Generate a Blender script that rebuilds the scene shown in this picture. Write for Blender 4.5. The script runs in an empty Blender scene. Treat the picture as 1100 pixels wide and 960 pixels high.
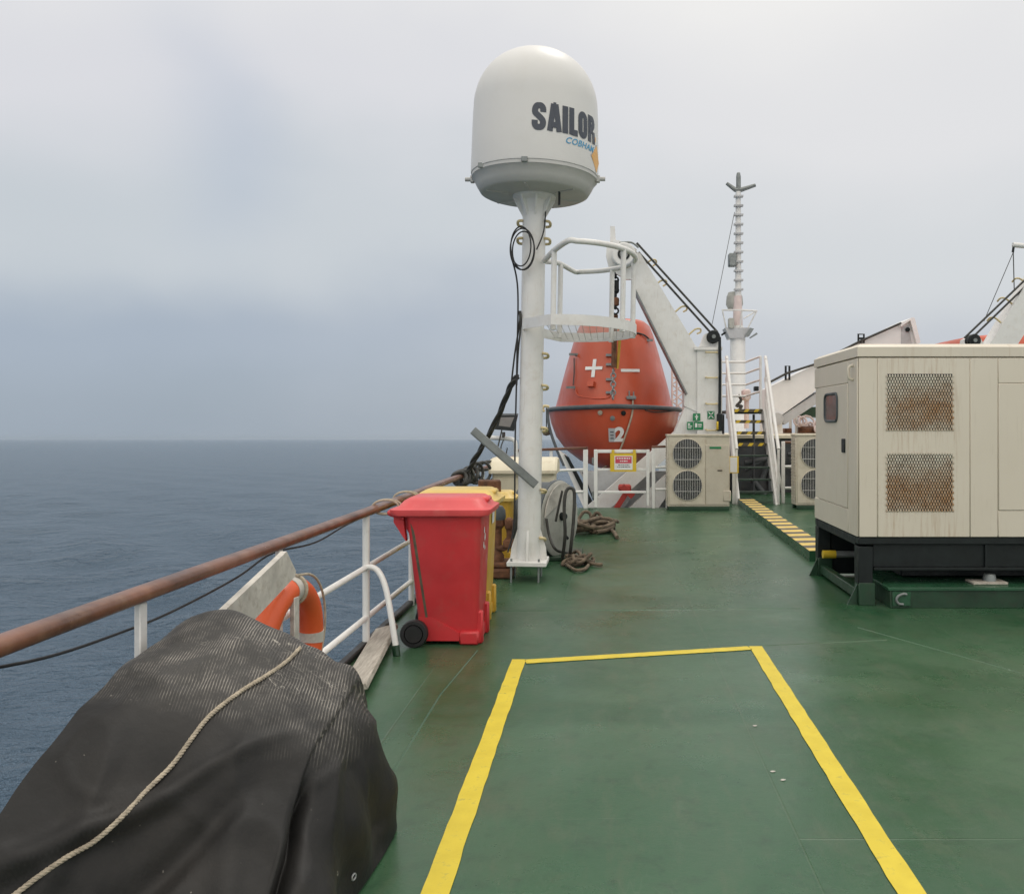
import bpy, bmesh, math, random
import numpy as np
from mathutils import Vector, Matrix, noise
from mathutils.bvhtree import BVHTree

random.seed(7)
R = math.radians
S = bpy.context.scene
COL = S.collection

# ------------------------------------------------------------------ camera
CAMZ = 1.63
F, VX, VY = 930.0, 652.0, 454.0          # focal length and vanishing point in photo pixels (1100 x 960)
cam_d = bpy.data.cameras.new('camera')
cam_d.sensor_width = 36.0
cam_d.lens = 36.0 * F / 1100
cam_d.shift_x = -(VX - 550) / 1100
cam_d.shift_y = -(480 - VY) / 1100
cam_d.clip_start, cam_d.clip_end = 0.05, 60000
cam = bpy.data.objects.new('camera', cam_d)
cam.location = (0, 0, CAMZ)
cam.rotation_euler = (R(90), 0, 0)
COL.objects.link(cam)
S.camera = cam
TILT = math.atan(18.0 / F)               # the ship rides bow-up against the sea horizon

# ------------------------------------------------------------------ sky, sun, exposure
SUN_EL, SUN_AZ = R(62), R(20)            # azimuth measured from +Y (ahead) towards +X
w = bpy.data.worlds.new('World')
S.world = w
w.use_nodes = True
nt = w.node_tree
nt.nodes.clear()
def N(t, **k):
    n = nt.nodes.new(t)
    for a, b in k.items(): setattr(n, a, b)
    return n
def L(a, b): nt.links.new(a, b)
out = N('ShaderNodeOutputWorld'); bg = N('ShaderNodeBackground'); bg.inputs[1].default_value = 1.0
tc = N('ShaderNodeTexCoord'); sep = N('ShaderNodeSeparateXYZ'); L(tc.outputs['Generated'], sep.inputs[0])
def math_(op, a, b=None, c=None):
    n = N('ShaderNodeMath', operation=op)
    for i, v in enumerate((a, b, c)):
        if v is None: continue
        if isinstance(v, (int, float)): n.inputs[i].default_value = v
        else: L(v, n.inputs[i])
    return n.outputs[0]
zz = math_('ADD', sep.outputs['Z'], math_('MULTIPLY', sep.outputs['Y'], math.tan(TILT)))
nz = N('ShaderNodeTexNoise'); nz.inputs['Scale'].default_value = 2.2; nz.inputs['Detail'].default_value = 5; nz.inputs['Roughness'].default_value = .45
mp = N('ShaderNodeMapping'); mp.inputs['Scale'].default_value = (1.0, 1.0, 1.7); mp.inputs['Location'].default_value = (3.1, .4, 1.2)
L(tc.outputs['Generated'], mp.inputs[0]); L(mp.outputs[0], nz.inputs[0])
nd = math_('SUBTRACT', nz.outputs['Fac'], .5)
zn = math_('ADD', zz, math_('MULTIPLY', nd, .24))
def ramp(stops, fac):
    r = N('ShaderNodeValToRGB'); r.color_ramp.interpolation = 'EASE'
    e = r.color_ramp.elements
    e[0].position, e[0].color = stops[0][0], (*stops[0][1], 1)
    e[1].position, e[1].color = stops[-1][0], (*stops[-1][1], 1)
    for p, c in stops[1:-1]:
        k = e.new(p); k.color = (*c, 1)
    L(fac, r.inputs[0])
    return r.outputs[0]
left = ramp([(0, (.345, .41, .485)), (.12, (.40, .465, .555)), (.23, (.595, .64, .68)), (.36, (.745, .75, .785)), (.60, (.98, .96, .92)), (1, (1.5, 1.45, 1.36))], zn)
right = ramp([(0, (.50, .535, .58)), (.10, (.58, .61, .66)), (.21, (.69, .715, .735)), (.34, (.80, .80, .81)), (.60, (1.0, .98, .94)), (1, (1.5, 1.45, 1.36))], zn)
mr = N('ShaderNodeMapRange'); mr.inputs[1].default_value = -.52; mr.inputs[2].default_value = .22; mr.interpolation_type = 'SMOOTHSTEP'
L(math_('ADD', sep.outputs['X'], math_('MULTIPLY', nd, .5)), mr.inputs[0])
mx = N('ShaderNodeMix', data_type='RGBA'); L(mr.outputs[0], mx.inputs[0]); L(left, mx.inputs[6]); L(right, mx.inputs[7])
# one darker, bluer wisp of cloud high on the left
def blob(px, py, sx, sy):
    d = Vector(((px - VX) / F, 1, -(py - VY) / F)).normalized()
    a = math_('DIVIDE', math_('SUBTRACT', math_('ADD', sep.outputs['X'], math_('MULTIPLY', nd, .22)), d.x), sx)
    b = math_('DIVIDE', math_('SUBTRACT', sep.outputs['Z'], d.z), sy)
    q = math_('ADD', math_('MULTIPLY', a, a), math_('MULTIPLY', b, b))
    return math_('POWER', 2.718, math_('MULTIPLY', q, -1))
bl = math_('MULTIPLY', math_('ADD', blob(222, 115, .032, .085), math_('MULTIPLY', blob(266, 215, .045, .06), .7)), .30)
mx2 = N('ShaderNodeMix', data_type='RGBA'); L(bl, mx2.inputs[0]); L(mx.outputs[2], mx2.inputs[6]); mx2.inputs[7].default_value = (.42, .50, .63, 1)
sky = N('ShaderNodeTexSky', sky_type='NISHITA'); sky.sun_disc = False
sky.sun_elevation, sky.sun_rotation = SUN_EL, SUN_AZ
sk = N('ShaderNodeVectorMath', operation='SCALE'); L(sky.outputs[0], sk.inputs[0]); sk.inputs['Scale'].default_value = .06
mx3 = N('ShaderNodeMix', data_type='RGBA'); mx3.inputs[0].default_value = .93; L(sk.outputs[0], mx3.inputs[6]); L(mx2.outputs[2], mx3.inputs[7])
mr2 = N('ShaderNodeMapRange'); mr2.inputs[1].default_value = .05; mr2.inputs[2].default_value = -.75; mr2.inputs[3].default_value = 0; mr2.inputs[4].default_value = 1; mr2.interpolation_type = 'SMOOTHSTEP'  # unseen sky behind the camera, brightened and warmed to light surfaces facing it
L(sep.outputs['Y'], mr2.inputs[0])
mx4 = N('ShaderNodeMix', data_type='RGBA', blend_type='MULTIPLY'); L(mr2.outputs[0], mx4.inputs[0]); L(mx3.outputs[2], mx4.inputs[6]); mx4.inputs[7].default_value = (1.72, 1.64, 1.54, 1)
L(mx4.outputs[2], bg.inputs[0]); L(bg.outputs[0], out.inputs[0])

sd = bpy.data.lights.new('sun', 'SUN'); sd.energy = 0.7; sd.angle = R(14); sd.color = (1, .96, .9)
so = bpy.data.objects.new('sun', sd); COL.objects.link(so)
so.rotation_euler = Vector((-math.sin(SUN_AZ) * math.cos(SUN_EL), -math.cos(SUN_AZ) * math.cos(SUN_EL), -math.sin(SUN_EL))).to_track_quat('-Z', 'Y').to_euler()
so.location = (0, 0, 30)

S.view_settings.view_transform = 'Standard'
S.view_settings.look = 'None'
S.view_settings.exposure = 0.0
S.view_settings.gamma = 1.0
S.render.engine = 'CYCLES'
S.cycles.use_denoising = True
S.cycles.max_bounces = 6

# ------------------------------------------------------------------ materials
class NB:
    def __init__(s, name):
        s.m = bpy.data.materials.new(name); s.m.use_nodes = True
        s.t = s.m.node_tree; s.b = s.t.nodes['Principled BSDF']
        tc = s.t.nodes.new('ShaderNodeTexCoord'); s.co = tc.outputs['Object']
    def n(s, t, **k):
        q = s.t.nodes.new(t)
        for a, b in k.items(): setattr(q, a, b)
        return q
    def l(s, a, b): s.t.links.new(a, b)
    def noise(s, scale, detail=4, rough=.55, stretch=(1, 1, 1), off=(0, 0, 0), dist=0):
        m = s.n('ShaderNodeMapping'); m.inputs['Scale'].default_value = stretch; m.inputs['Location'].default_value = off
        s.l(s.co, m.inputs[0])
        q = s.n('ShaderNodeTexNoise'); q.inputs['Scale'].default_value = scale; q.inputs['Detail'].default_value = detail
        q.inputs['Roughness'].default_value = rough; q.inputs['Distortion'].default_value = dist
        s.l(m.outputs[0], q.inputs[0]); return q.outputs['Fac']
    def rng(s, v, a, b, c=0., d=1.):
        q = s.n('ShaderNodeMapRange'); s.l(v, q.inputs[0])
        for i, x in enumerate((a, b, c, d)): q.inputs[i + 1].default_value = x
        return q.outputs[0]
    def math(s, op, a, b=None):
        q = s.n('ShaderNodeMath', operation=op)
        for i, v in enumerate((a, b)):
            if v is None: continue
            if isinstance(v, (int, float)): q.inputs[i].default_value = v
            else: s.l(v, q.inputs[i])
        return q.outputs[0]
    def mix(s, f, a, b):
        q = s.n('ShaderNodeMix', data_type='RGBA')
        for i, v in ((0, f), (6, a), (7, b)):
            if isinstance(v, (int, float)): q.inputs[i].default_value = v
            elif isinstance(v, tuple): q.inputs[i].default_value = (*v, 1)
            else: s.l(v, q.inputs[i])
        return q.outputs[2]
    def bump(s, h, strength=.3, dist=.02):
        q = s.n('ShaderNodeBump'); q.inputs['Strength'].default_value = strength; q.inputs['Distance'].default_value = dist
        s.l(h, q.inputs['Height']); s.l(q.outputs[0], s.b.inputs['Normal'])
    def xyz(s):
        q = s.n('ShaderNodeSeparateXYZ'); s.l(s.co, q.inputs[0]); return q.outputs

def MAT(name, col, rough=.5, metal=0., var=.10, scale=4., dirt=None, streak=None, bump=.08, bscale=40., spec=.5):
    """plain paint/plastic/metal with tone variation; dirt=(colour, amount); streak=(colour, amount) runs down"""
    q = NB(name)
    dark = tuple(c * (1 - var * 1.6) for c in col); lite = tuple(min(1, c * (1 + var)) for c in col)
    c = q.mix(q.rng(q.noise(scale), .3, .7), dark, lite)
    if dirt:
        f = q.math('MULTIPLY', q.rng(q.noise(scale * 2.3, 8, .65, off=(5, 2, 8)), .52, .72), dirt[1])
        c = q.mix(f, c, dirt[0])
    if streak:
        f = q.rng(q.noise(scale * 2, 6, .6, stretch=(9, 9, .5), off=(1, 7, 3)), .58, .78)
        g = q.rng(q.noise(scale * .4, 3, .5, off=(9, 1, 2)), .42, .62)
        f = q.math('MULTIPLY', q.math('MULTIPLY', f, g), streak[1])
        c = q.mix(f, c, streak[0])
    q.l(c, q.b.inputs['Base Color'])
    q.l(q.rng(q.noise(scale * 3, 5, off=(2, 2, 2)), .3, .7, max(.03, rough - .08), min(1, rough + .1)), q.b.inputs['Roughness'])
    q.b.inputs['Metallic'].default_value = metal
    q.b.inputs['Specular IOR Level'].default_value = spec
    if bump: q.bump(q.noise(bscale, 4), bump, .01)
    return q.m

RUST = (.16, .06, .022)
m_white = MAT('white paint', (.73, .725, .70), .42, var=.04, dirt=((.48, .42, .33), .28), streak=((.30, .17, .08), .5))
m_boom = MAT('crane white paint', (.76, .765, .76), .4, var=.03)
m_whitec = MAT('clean white paint', (.76, .755, .73), .42, var=.04, dirt=((.5, .45, .38), .3))
m_radome = MAT('radome gelcoat', (.65, .645, .625), .42, var=.02, scale=1.2, dirt=((.58, .56, .5), .25), bump=.01)
m_pan = MAT('radome pan grey', (.52, .52, .50), .5, var=.06, scale=2)
m_cream = MAT('cream generator paint', (.64, .585, .485), .42, var=.03, scale=1.5, streak=((.36, .24, .12), .45), bump=.04)
m_beige = MAT('aircon beige', (.55, .50, .40), .45, var=.05, dirt=((.33, .24, .15), .4), streak=((.26, .13, .06), .7))
m_beige2 = MAT('aircon panel', (.50, .455, .37), .45, var=.04, dirt=((.33, .24, .15), .3))
m_locker = MAT('locker gelcoat', (.70, .64, .48), .45, var=.06, dirt=((.42, .33, .2), .5), streak=((.3, .2, .1), .4))
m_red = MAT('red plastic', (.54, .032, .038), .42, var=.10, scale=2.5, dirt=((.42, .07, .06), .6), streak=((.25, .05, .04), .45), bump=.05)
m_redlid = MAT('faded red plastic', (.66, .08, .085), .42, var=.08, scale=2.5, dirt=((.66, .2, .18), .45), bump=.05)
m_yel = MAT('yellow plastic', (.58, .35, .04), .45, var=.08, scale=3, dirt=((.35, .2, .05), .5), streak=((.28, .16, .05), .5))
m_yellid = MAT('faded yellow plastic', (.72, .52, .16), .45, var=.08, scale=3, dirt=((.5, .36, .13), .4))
m_orange = MAT('lifeboat orange', (.52, .085, .035), .36, var=.09, scale=1.0, dirt=((.42, .12, .07), .35), streak=((.34, .07, .04), .5), bump=.03)
m_orange2 = MAT('lifebuoy orange', (.66, .10, .025), .42, var=.07)
m_black = MAT('black rubber', (.018, .018, .019), .55, var=.2)
m_dark = MAT('dark steel', (.008, .012, .0125), .5, var=.25, scale=6, spec=.35)
m_dgreen = MAT('dark green paint', (.018, .055, .028), .35, var=.2, scale=5, dirt=((.03, .03, .02), .5))
m_dgreen2 = MAT('green plinth paint', (.022, .085, .042), .3, var=.15, scale=4, dirt=((.05, .09, .06), .5))
m_grey = MAT('galvanized grey', (.22, .24, .235), .45, metal=.3, var=.15, scale=8)
m_lgrey = MAT('light grey paint', (.46, .47, .48), .5, var=.06, dirt=((.3, .28, .25), .4), streak=((.25, .2, .16), .5))
m_slate = MAT('slate rubber', (.075, .088, .095), .6, var=.15)
m_drum = MAT('drum grey', (.40, .40, .36), .55, var=.1, dirt=((.2, .19, .16), .5), streak=((.18, .14, .09), .6))
m_rust = MAT('rusty iron', (.15, .065, .032), .85, var=.4, scale=9, dirt=((.05, .03, .025), .7), bump=.4)
m_rope = MAT('natural rope', (.42, .36, .275), .9, var=.2, scale=30, bump=.4, bscale=120)
m_rope2 = MAT('weathered brown rope', (.15, .115, .08), .95, var=.35, scale=14, bump=.6, bscale=90)
m_hose = MAT('dark hose', (.045, .045, .04), .6, var=.25, scale=12)
m_wood = MAT('varnished rail wood', (.15, .062, .034), .34, var=.4, scale=3, dirt=((.26, .15, .09), .45))
m_plank = NB('weathered plank')
_c = m_plank.mix(m_plank.rng(m_plank.noise(6, 8, .7, stretch=(8, 1, 8)), .3, .7), (.26, .23, .19), (.56, .52, .45))
m_plank.l(_c, m_plank.b.inputs['Base Color']); m_plank.b.inputs['Roughness'].default_value = .85
m_plank.bump(m_plank.noise(6, 8, .7, stretch=(10, 1, 10)), .3, .01); m_plank = m_plank.m
m_board = MAT('weathered white board', (.50, .475, .43), .75, var=.18, scale=7, dirt=((.28, .25, .21), .8), bump=.15)
m_ink = MAT('slate lettering', (.055, .065, .085), .5, var=.03)
m_blue = MAT('blue lettering', (.06, .30, .52), .5, var=.03)
m_amber = MAT('amber label', (.74, .40, .10), .5, var=.05)
m_sgreen = MAT('sign green', (.012, .20, .075), .45, var=.06)
m_syel = MAT('sign yellow', (.68, .47, .03), .45, var=.06)
m_sred = MAT('sign red', (.60, .07, .11), .45, var=.1)
m_swhite = MAT('sign white', (.75, .75, .73), .45, var=.03)
m_hazk = MAT('hazard dark', (.10, .085, .055), .6, var=.3, scale=12)
m_tread = MAT('tread green', (.03, .055, .04), .55, var=.25)
m_glass = MAT('dark glass', (.16, .15, .14), .12, var=.1)
m_fanblk = MAT('fan dark blue-grey', (.055, .06, .075), .5, var=.15)
m_wire = MAT('grille wire', (.52, .51, .48), .4, var=.05)
m_yrung = MAT('rung cream yellow', (.60, .50, .28), .5, var=.1)
m_alu = MAT('dull alloy', (.30, .31, .31), .4, metal=.4, var=.1)
m_shadow = MAT('shade dark grey', (.065, .07, .075), .6, var=.35, scale=2.0, dirt=((.13, .12, .11), .6))  # dark tone stands in for the shade behind and under the stairs
m_pinkw = MAT('pinkish white paint', (.66, .55, .52), .5, var=.08)

# deck: worn green marine paint, patchy gloss, plate seams
q = NB('green deck paint')
big = q.noise(.5, 3, .5, dist=.9); mid = q.noise(2.6, 7, .65, off=(4, 4, 0)); fine = q.noise(14, 6, .7)
c = q.mix(q.rng(big, .44, .56), (.018, .074, .030), (.044, .106, .053))
c = q.mix(q.math('MULTIPLY', q.rng(mid, .45, .75), .5), c, (.062, .100, .064))
c = q.mix(q.math('MULTIPLY', q.rng(q.noise(1.1, 6, .62, off=(9, 3, 0)), .54, .70), .38), c, (.058, .070, .038))
c = q.mix(q.math('MULTIPLY', q.rng(q.noise(5, 8, .75, stretch=(1, .35, 1), off=(1, 8, 0)), .58, .74), .5), c, (.12, .15, .105))
sc = q.rng(q.noise(11, 4, .5, stretch=(.25, 6, 1), off=(2, 5, 0), dist=1.5), .70, .76)
c = q.mix(q.math('MULTIPLY', sc, .22), c, (.24, .28, .23))
sc2 = q.rng(q.noise(3, 8, .8, off=(7, 5, 0)), .735, .76)
c = q.mix(q.math('MULTIPLY', sc2, .6), c, (.33, .35, .30))
bk = q.n('ShaderNodeTexBrick'); bk.offset = .37
for k_, v_ in (('Scale', 1.0), ('Mortar Size', .007), ('Mortar Smooth', .6), ('Brick Width', 6.2), ('Row Height', 1.9)): bk.inputs[k_].default_value = v_
for k_, v_ in (('Color1', .0), ('Color2', 1.0), ('Mortar', .5)): bk.inputs[k_].default_value = (v_, v_, v_, 1)
bm_ = q.n('ShaderNodeMapping'); bm_.inputs['Rotation'].default_value = (0, 0, R(90)); bm_.inputs['Location'].default_value = (1.1, -.75, 0)
q.l(q.co, bm_.inputs[0]); q.l(bm_.outputs[0], bk.inputs[0])
c = q.mix(q.math('MULTIPLY', bk.outputs['Color'], .32), c, (.024, .086, .036))
gs_ = q.math('MULTIPLY', q.rng(q.noise(3.4, 9, .78, stretch=(2.2, .6, 1), off=(3, 7, 0)), .50, .72), .5)
c = q.mix(gs_, c, (.085, .105, .062))
c = q.mix(q.math('MULTIPLY', bk.outputs['Fac'], .2), c, (.11, .14, .10))
rs_ = q.math('MULTIPLY', q.rng(q.noise(26, 3, .5, off=(4, 1, 0)), .735, .77), q.rng(q.noise(.9, 4, .6, off=(8, 2, 0)), .50, .60))
c = q.mix(q.math('MULTIPLY', rs_, .8), c, (.10, .05, .025))
hl_ = q.rng(q.math('ABSOLUTE', q.math('SUBTRACT', q.noise(1.6, 4, .55, stretch=(1, .5, 1), off=(5, 1, 0), dist=.7), .5)), .0035, 0)
c = q.mix(q.math('MULTIPLY', q.math('MULTIPLY', hl_, q.rng(q.noise(2.2, 4, off=(1, 6, 0)), .48, .62)), .10), c, (.20, .24, .19))
dk_ = q.math('MULTIPLY', q.rng(q.noise(7, 7, .72, off=(6, 2, 0)), .52, .72), .5)
c = q.mix(dk_, c, (.014, .040, .022))
q.l(c, q.b.inputs['Base Color'])
q.l(q.rng(q.math('ADD', q.math('MULTIPLY', mid, .6), q.math('MULTIPLY', q.noise(.8, 4, off=(3, 9, 0)), .6)), .42, .8, .22, .42), q.b.inputs['Roughness'])
q.bump(q.math('ADD', q.math('MULTIPLY', fine, .5), q.math('ADD', q.math('MULTIPLY', bk.outputs['Fac'], .5), q.math('MULTIPLY', q.noise(1.3, 3, .5), 1.6))), .22, .02)
q.b.inputs['Specular IOR Level'].default_value = .42
m_deck = q.m

q = NB('yellow deck tape')
c = q.mix(q.rng(q.noise(9, 6), .3, .7), (.56, .435, .02), (.66, .52, .03))
c = q.mix(q.math('MULTIPLY', q.rng(q.noise(18, 8, .75), .56, .68), .6), c, (.27, .25, .06))
c = q.mix(q.math('MULTIPLY', q.rng(q.noise(30, 6, .7, off=(3, 3, 0)), .67, .72), .9), c, (.05, .09, .05))
q.l(c, q.b.inputs['Base Color']); q.b.inputs['Roughness'].default_value = .5
m_tape = q.m

q = NB('sea water')
q.b.inputs['Base Color'].default_value = (.092, .152, .222, 1)
q.b.inputs['Roughness'].default_value = .2; q.b.inputs['IOR'].default_value = 1.333
h = q.math('ADD', q.math('MULTIPLY', q.noise(.22, 3, .55, stretch=(1, 1.3, 1), dist=.2), 2.6), q.math('ADD', q.math('MULTIPLY', q.noise(.85, 5, .62, stretch=(1, 1.35, 1), off=(3, 8, 0)), 1.7), q.math('MULTIPLY', q.noise(3.0, 4, .6, stretch=(1, 1.2, 1)), .22)))
q.bump(h, 1.0, 1.6)
m_sea = q.m

# tarpaulin with worn ribbed top
q = NB('black tarpaulin')
x, y, z = q.xyz()
c = q.mix(q.rng(q.noise(3, 6), .3, .7), (.010, .0098, .0095), (.019, .0185, .018))
c = q.mix(q.math('MULTIPLY', q.rng(q.noise(2.2, 6, .6, off=(3, 1, 4)), .50, .75), .5), c, (.040, .036, .032))
wv = q.n('ShaderNodeTexWave', wave_type='BANDS', bands_direction='X'); wv.inputs['Scale'].default_value = 33; wv.inputs['Distortion'].default_value = .8; wv.inputs['Detail'].default_value = 2; wv.inputs['Detail Scale'].default_value = 2.5
mp = q.n('ShaderNodeMapping'); mp.inputs['Rotation'].default_value = (0, 0, R(-9)); q.l(q.co, mp.inputs[0]); q.l(mp.outputs[0], wv.inputs[0])
geo = q.n('ShaderNodeNewGeometry'); sn = q.n('ShaderNodeSeparateXYZ'); q.l(geo.outputs['Normal'], sn.inputs[0])
top = q.math('MULTIPLY', q.math('MULTIPLY', q.rng(q.math('ADD', y, q.math('MULTIPLY', q.noise(4, 4), .25)), -.02, .12), q.rng(z, .40, .55)), q.rng(q.noise(2.0, 5, .6, off=(6, 6, 1)), .3, .55))
c = q.mix(q.math('MULTIPLY', top, .50), c, (.092, .087, .080))
rib = q.math('MULTIPLY', q.math('MULTIPLY', q.rng(wv.outputs['Fac'], .62, .95), q.rng(q.noise(10, 6, .7, stretch=(1, 1, 1)), .42, .68)), top)
c = q.mix(q.math('MULTIPLY', rib, .95), c, (.36, .33, .29))
def squig(off, sc, th):
    v = q.noise(sc, 3, .5, off=off, dist=.5, stretch=(1, 2.2, 1))
    return q.rng(q.math('ABSOLUTE', q.math('SUBTRACT', v, .5)), th, 0)
sq = q.math('MULTIPLY', q.math('MULTIPLY', q.math('ADD', squig((1, 2, 3), 5, .0035), squig((4, 4, 4), 8, .004)), q.rng(q.noise(4, 3, off=(2, 9, 9)), .42, .55)), q.math('MULTIPLY', q.rng(y, .02, .12), q.rng(z, .45, .55)))
c = q.mix(q.math('MULTIPLY', sq, .8), c, (.42, .39, .34))
sp = q.rng(q.noise(38, 2, .5), .76, .80)
c = q.mix(q.math('MULTIPLY', sp, .6), c, (.40, .37, .33))
q.l(c, q.b.inputs['Base Color'])
q.b.inputs['Roughness'].default_value = .6; q.b.inputs['Specular IOR Level'].default_value = .3
q.bump(q.math('ADD', q.math('MULTIPLY', q.noise(7, 5, .6), 1.0), q.math('MULTIPLY', q.math('MULTIPLY', wv.outputs['Fac'], top), .25)), .35, .02)
m_tarp = q.m

# rusty expanded-metal louvre
q = NB('rusty louvre')
x, y, z = q.xyz()
def bell(c, w_): return q.rng(q.math('ABSOLUTE', q.math('SUBTRACT', z, c)), w_, w_ * .2)
RF = q.math('MAXIMUM', bell(1.0, .36), bell(1.72, .32))
RF = q.math('MULTIPLY', q.rng(q.math('ADD', q.math('MULTIPLY', RF, .45), q.math('ADD', q.noise(3.5, 6, .7, off=(1, 1, 5)), q.math('MULTIPLY', q.noise(40, 2, .5), .5))), .80, 1.35), .9)
c = q.mix(RF, (.62, .57, .47), (.38, .19, .07))
c = q.mix(q.math('MULTIPLY', q.rng(q.noise(14, 6, .7), .5, .7), .5), c, (.14, .06, .025))
q.l(c, q.b.inputs['Base Color']); q.b.inputs['Roughness'].default_value = .7
m_louv = q.m
# generator side with rust weeping below the louvres
q = NB('cream paint rust-streaked')
x, y, z = q.xyz()
c = q.mix(q.rng(q.noise(1.2, 3), .3, .7), (.62, .565, .465), (.66, .605, .505))
f = q.rng(q.noise(9, 6, .65, stretch=(4, 4, .28), off=(1, 7, 3)), .50, .72)
xm = q.math('MULTIPLY', q.rng(x, .16, .30), q.rng(x, .98, .82))
f2 = q.math('MULTIPLY', q.math('MULTIPLY', f, xm), .5)
c = q.mix(f2, c, (.34, .20, .09))
f3 = q.math('MULTIPLY', q.rng(q.noise(7, 6, .6, stretch=(5, 5, .35), off=(5, 5, 0)), .60, .78), .22)
c = q.mix(f3, c, (.30, .25, .17))
q.l(c, q.b.inputs['Base Color']); q.b.inputs['Roughness'].default_value = .42
q.bump(q.noise(3, 3), .08, .02)
m_creamr = q.m

# ------------------------------------------------------------------ mesh builder
def at(px, py, Y): return Vector(((px - VX) / F * Y, Y, CAMZ - (py - VY) / F * Y))
ORG = {}
class MB:
    def __init__(s): s.v, s.f = [], []
    def add(s, v, f):
        o = len(s.v); s.v += [Vector(p) for p in v]; s.f += [[i + o for i in k] for k in f]; return s
    def bm(s, b):
        b.verts.index_update(); return s.add([v.co.copy() for v in b.verts], [[v.index for v in f.verts] for f in b.faces])
    def box(s, x0, x1, y0, y1, z0, z1, bev=0, mat=None, seg=1):
        b = bmesh.new(); bmesh.ops.create_cube(b, size=1)
        for v in b.verts:
            v.co = Vector((x0 + (v.co.x + .5) * (x1 - x0), y0 + (v.co.y + .5) * (y1 - y0), z0 + (v.co.z + .5) * (z1 - z0)))
        if bev: bmesh.ops.bevel(b, geom=b.edges[:], offset=bev, segments=seg, affect='EDGES', profile=.5)
        if mat: bmesh.ops.transform(b, matrix=mat, verts=b.verts)
        s.bm(b); b.free(); return s
    def bar(s, p, q, wd, ht, up=(0, 0, 1), bev=0):
        p, q = Vector(p), Vector(q); d = (q - p); ln = d.length; d.normalize()
        sd = d.cross(Vector(up))
        if sd.length < 1e-4: sd = d.cross(Vector((1, 0, 0)))
        sd.normalize(); u = sd.cross(d)
        M = Matrix((( *sd, ), (*d,), (*u,))).transposed().to_4x4(); M.translation = p
        return s.box(-wd / 2, wd / 2, 0, ln, -ht / 2, ht / 2, bev, M)
    def prism(s, pts, d):
        """closed polygon (list of 3D points) extruded by vector d"""
        n = len(pts); d = Vector(d); a = [Vector(p) for p in pts]
        return s.add(a + [p + d for p in a], [list(range(n))[::-1], list(range(n, 2 * n))] + [[i, (i + 1) % n, n + (i + 1) % n, n + i] for i in range(n)])
    def tube(s, pts, r, n=8, smooth=0, closed=False):
        P = [Vector(p) for p in pts]
        rr = r if isinstance(r, (list, tuple)) else None
        if smooth: P, rr = catmull(P, smooth, closed, rr)
        m = len(P); k0 = len(s.v); T = []
        for i in range(m):
            a = P[i - 1] if (i or closed) else P[0]; b = P[(i + 1) % m] if (i < m - 1 or closed) else P[-1]
            t = (b - a)
            T.append(t.normalized() if t.length > 1e-9 else Vector((0, 0, 1)))
        u = T[0].orthogonal().normalized(); rings = []
        for i in range(m):
            u = (u - T[i] * u.dot(T[i]))
            u = u.normalized() if u.length > 1e-6 else T[i].orthogonal().normalized()
            v = T[i].cross(u); ri = rr[i] if rr else r
            mit = 1.0
            rings.append([P[i] + (u * math.cos(2 * math.pi * j / n) + v * math.sin(2 * math.pi * j / n)) * ri * mit for j in range(n)])
        V = [p for g in rings for p in g]; Fc = []
        for i in range(m if closed else m - 1):
            a, b = i * n, ((i + 1) % m) * n
            Fc += [[a + j, a + (j + 1) % n, b + (j + 1) % n, b + j] for j in range(n)]
        if not closed: Fc += [list(range(n))[::-1], [(m - 1) * n + j for j in range(n)]]
        return s.add(V, Fc)
    def lathe(s, prof, c=(0, 0, 0), n=32, axis=None, a0=0, a1=2 * math.pi, cap=True):
        """prof [(r,h)] about axis through c"""
        ax = Vector(axis or (0, 0, 1)).normalized(); u = ax.orthogonal().normalized() if axis else Vector((1, 0, 0)); v = ax.cross(u); c = Vector(c)
        full = abs(a1 - a0 - 2 * math.pi) < 1e-6; m = n if full else n + 1
        V, Fc = [], []
        for (r, h) in prof:
            for j in range(m):
                a = a0 + (a1 - a0) * j / n
                V.append(c + ax * h + (u * math.cos(a) + v * math.sin(a)) * max(r, 1e-4))
        for i in range(len(prof) - 1):
            for j in range(m if full else m - 1):
                k = (j + 1) % m
                Fc.append([i * m + j, i * m + k, (i + 1) * m + k, (i + 1) * m + j])
        if full and cap:
            if prof[0][0] > 1e-3: Fc.append(list(range(m))[::-1])
            if prof[-1][0] > 1e-3: Fc.append([(len(prof) - 1) * m + j for j in range(m)])
        return s.add(V, Fc)
    def cyl(s, p, q, r, n=20, r2=None):
        p, q = Vector(p), Vector(q); d = q - p
        return s.lathe([(r, 0), (r if r2 is None else r2, d.length)], p, n, d)
    def loft(s, rings, cap=True):
        n = len(rings[0]); V = [p for g in rings for p in g]; Fc = []
        for i in range(len(rings) - 1):
            Fc += [[i * n + j, i * n + (j + 1) % n, (i + 1) * n + (j + 1) % n, (i + 1) * n + j] for j in range(n)]
        if cap: Fc += [list(range(n))[::-1], [(len(rings) - 1) * n + j for j in range(n)]]
        return s.add(V, Fc)
    def mesh(s, name, org=(0, 0, 0), sharp=38, fix=True):
        o = Vector(org); me = bpy.data.meshes.new(name)
        me.from_pydata([tuple(p - o) for p in s.v], [], s.f)
        if fix:
            b = bmesh.new(); b.from_mesh(me); bmesh.ops.recalc_face_normals(b, faces=b.faces); b.to_mesh(me); b.free()
        me.polygons.foreach_set('use_smooth', [True] * len(me.polygons))
        me.set_sharp_from_angle(angle=R(sharp))
        me.update(); return me
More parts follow.
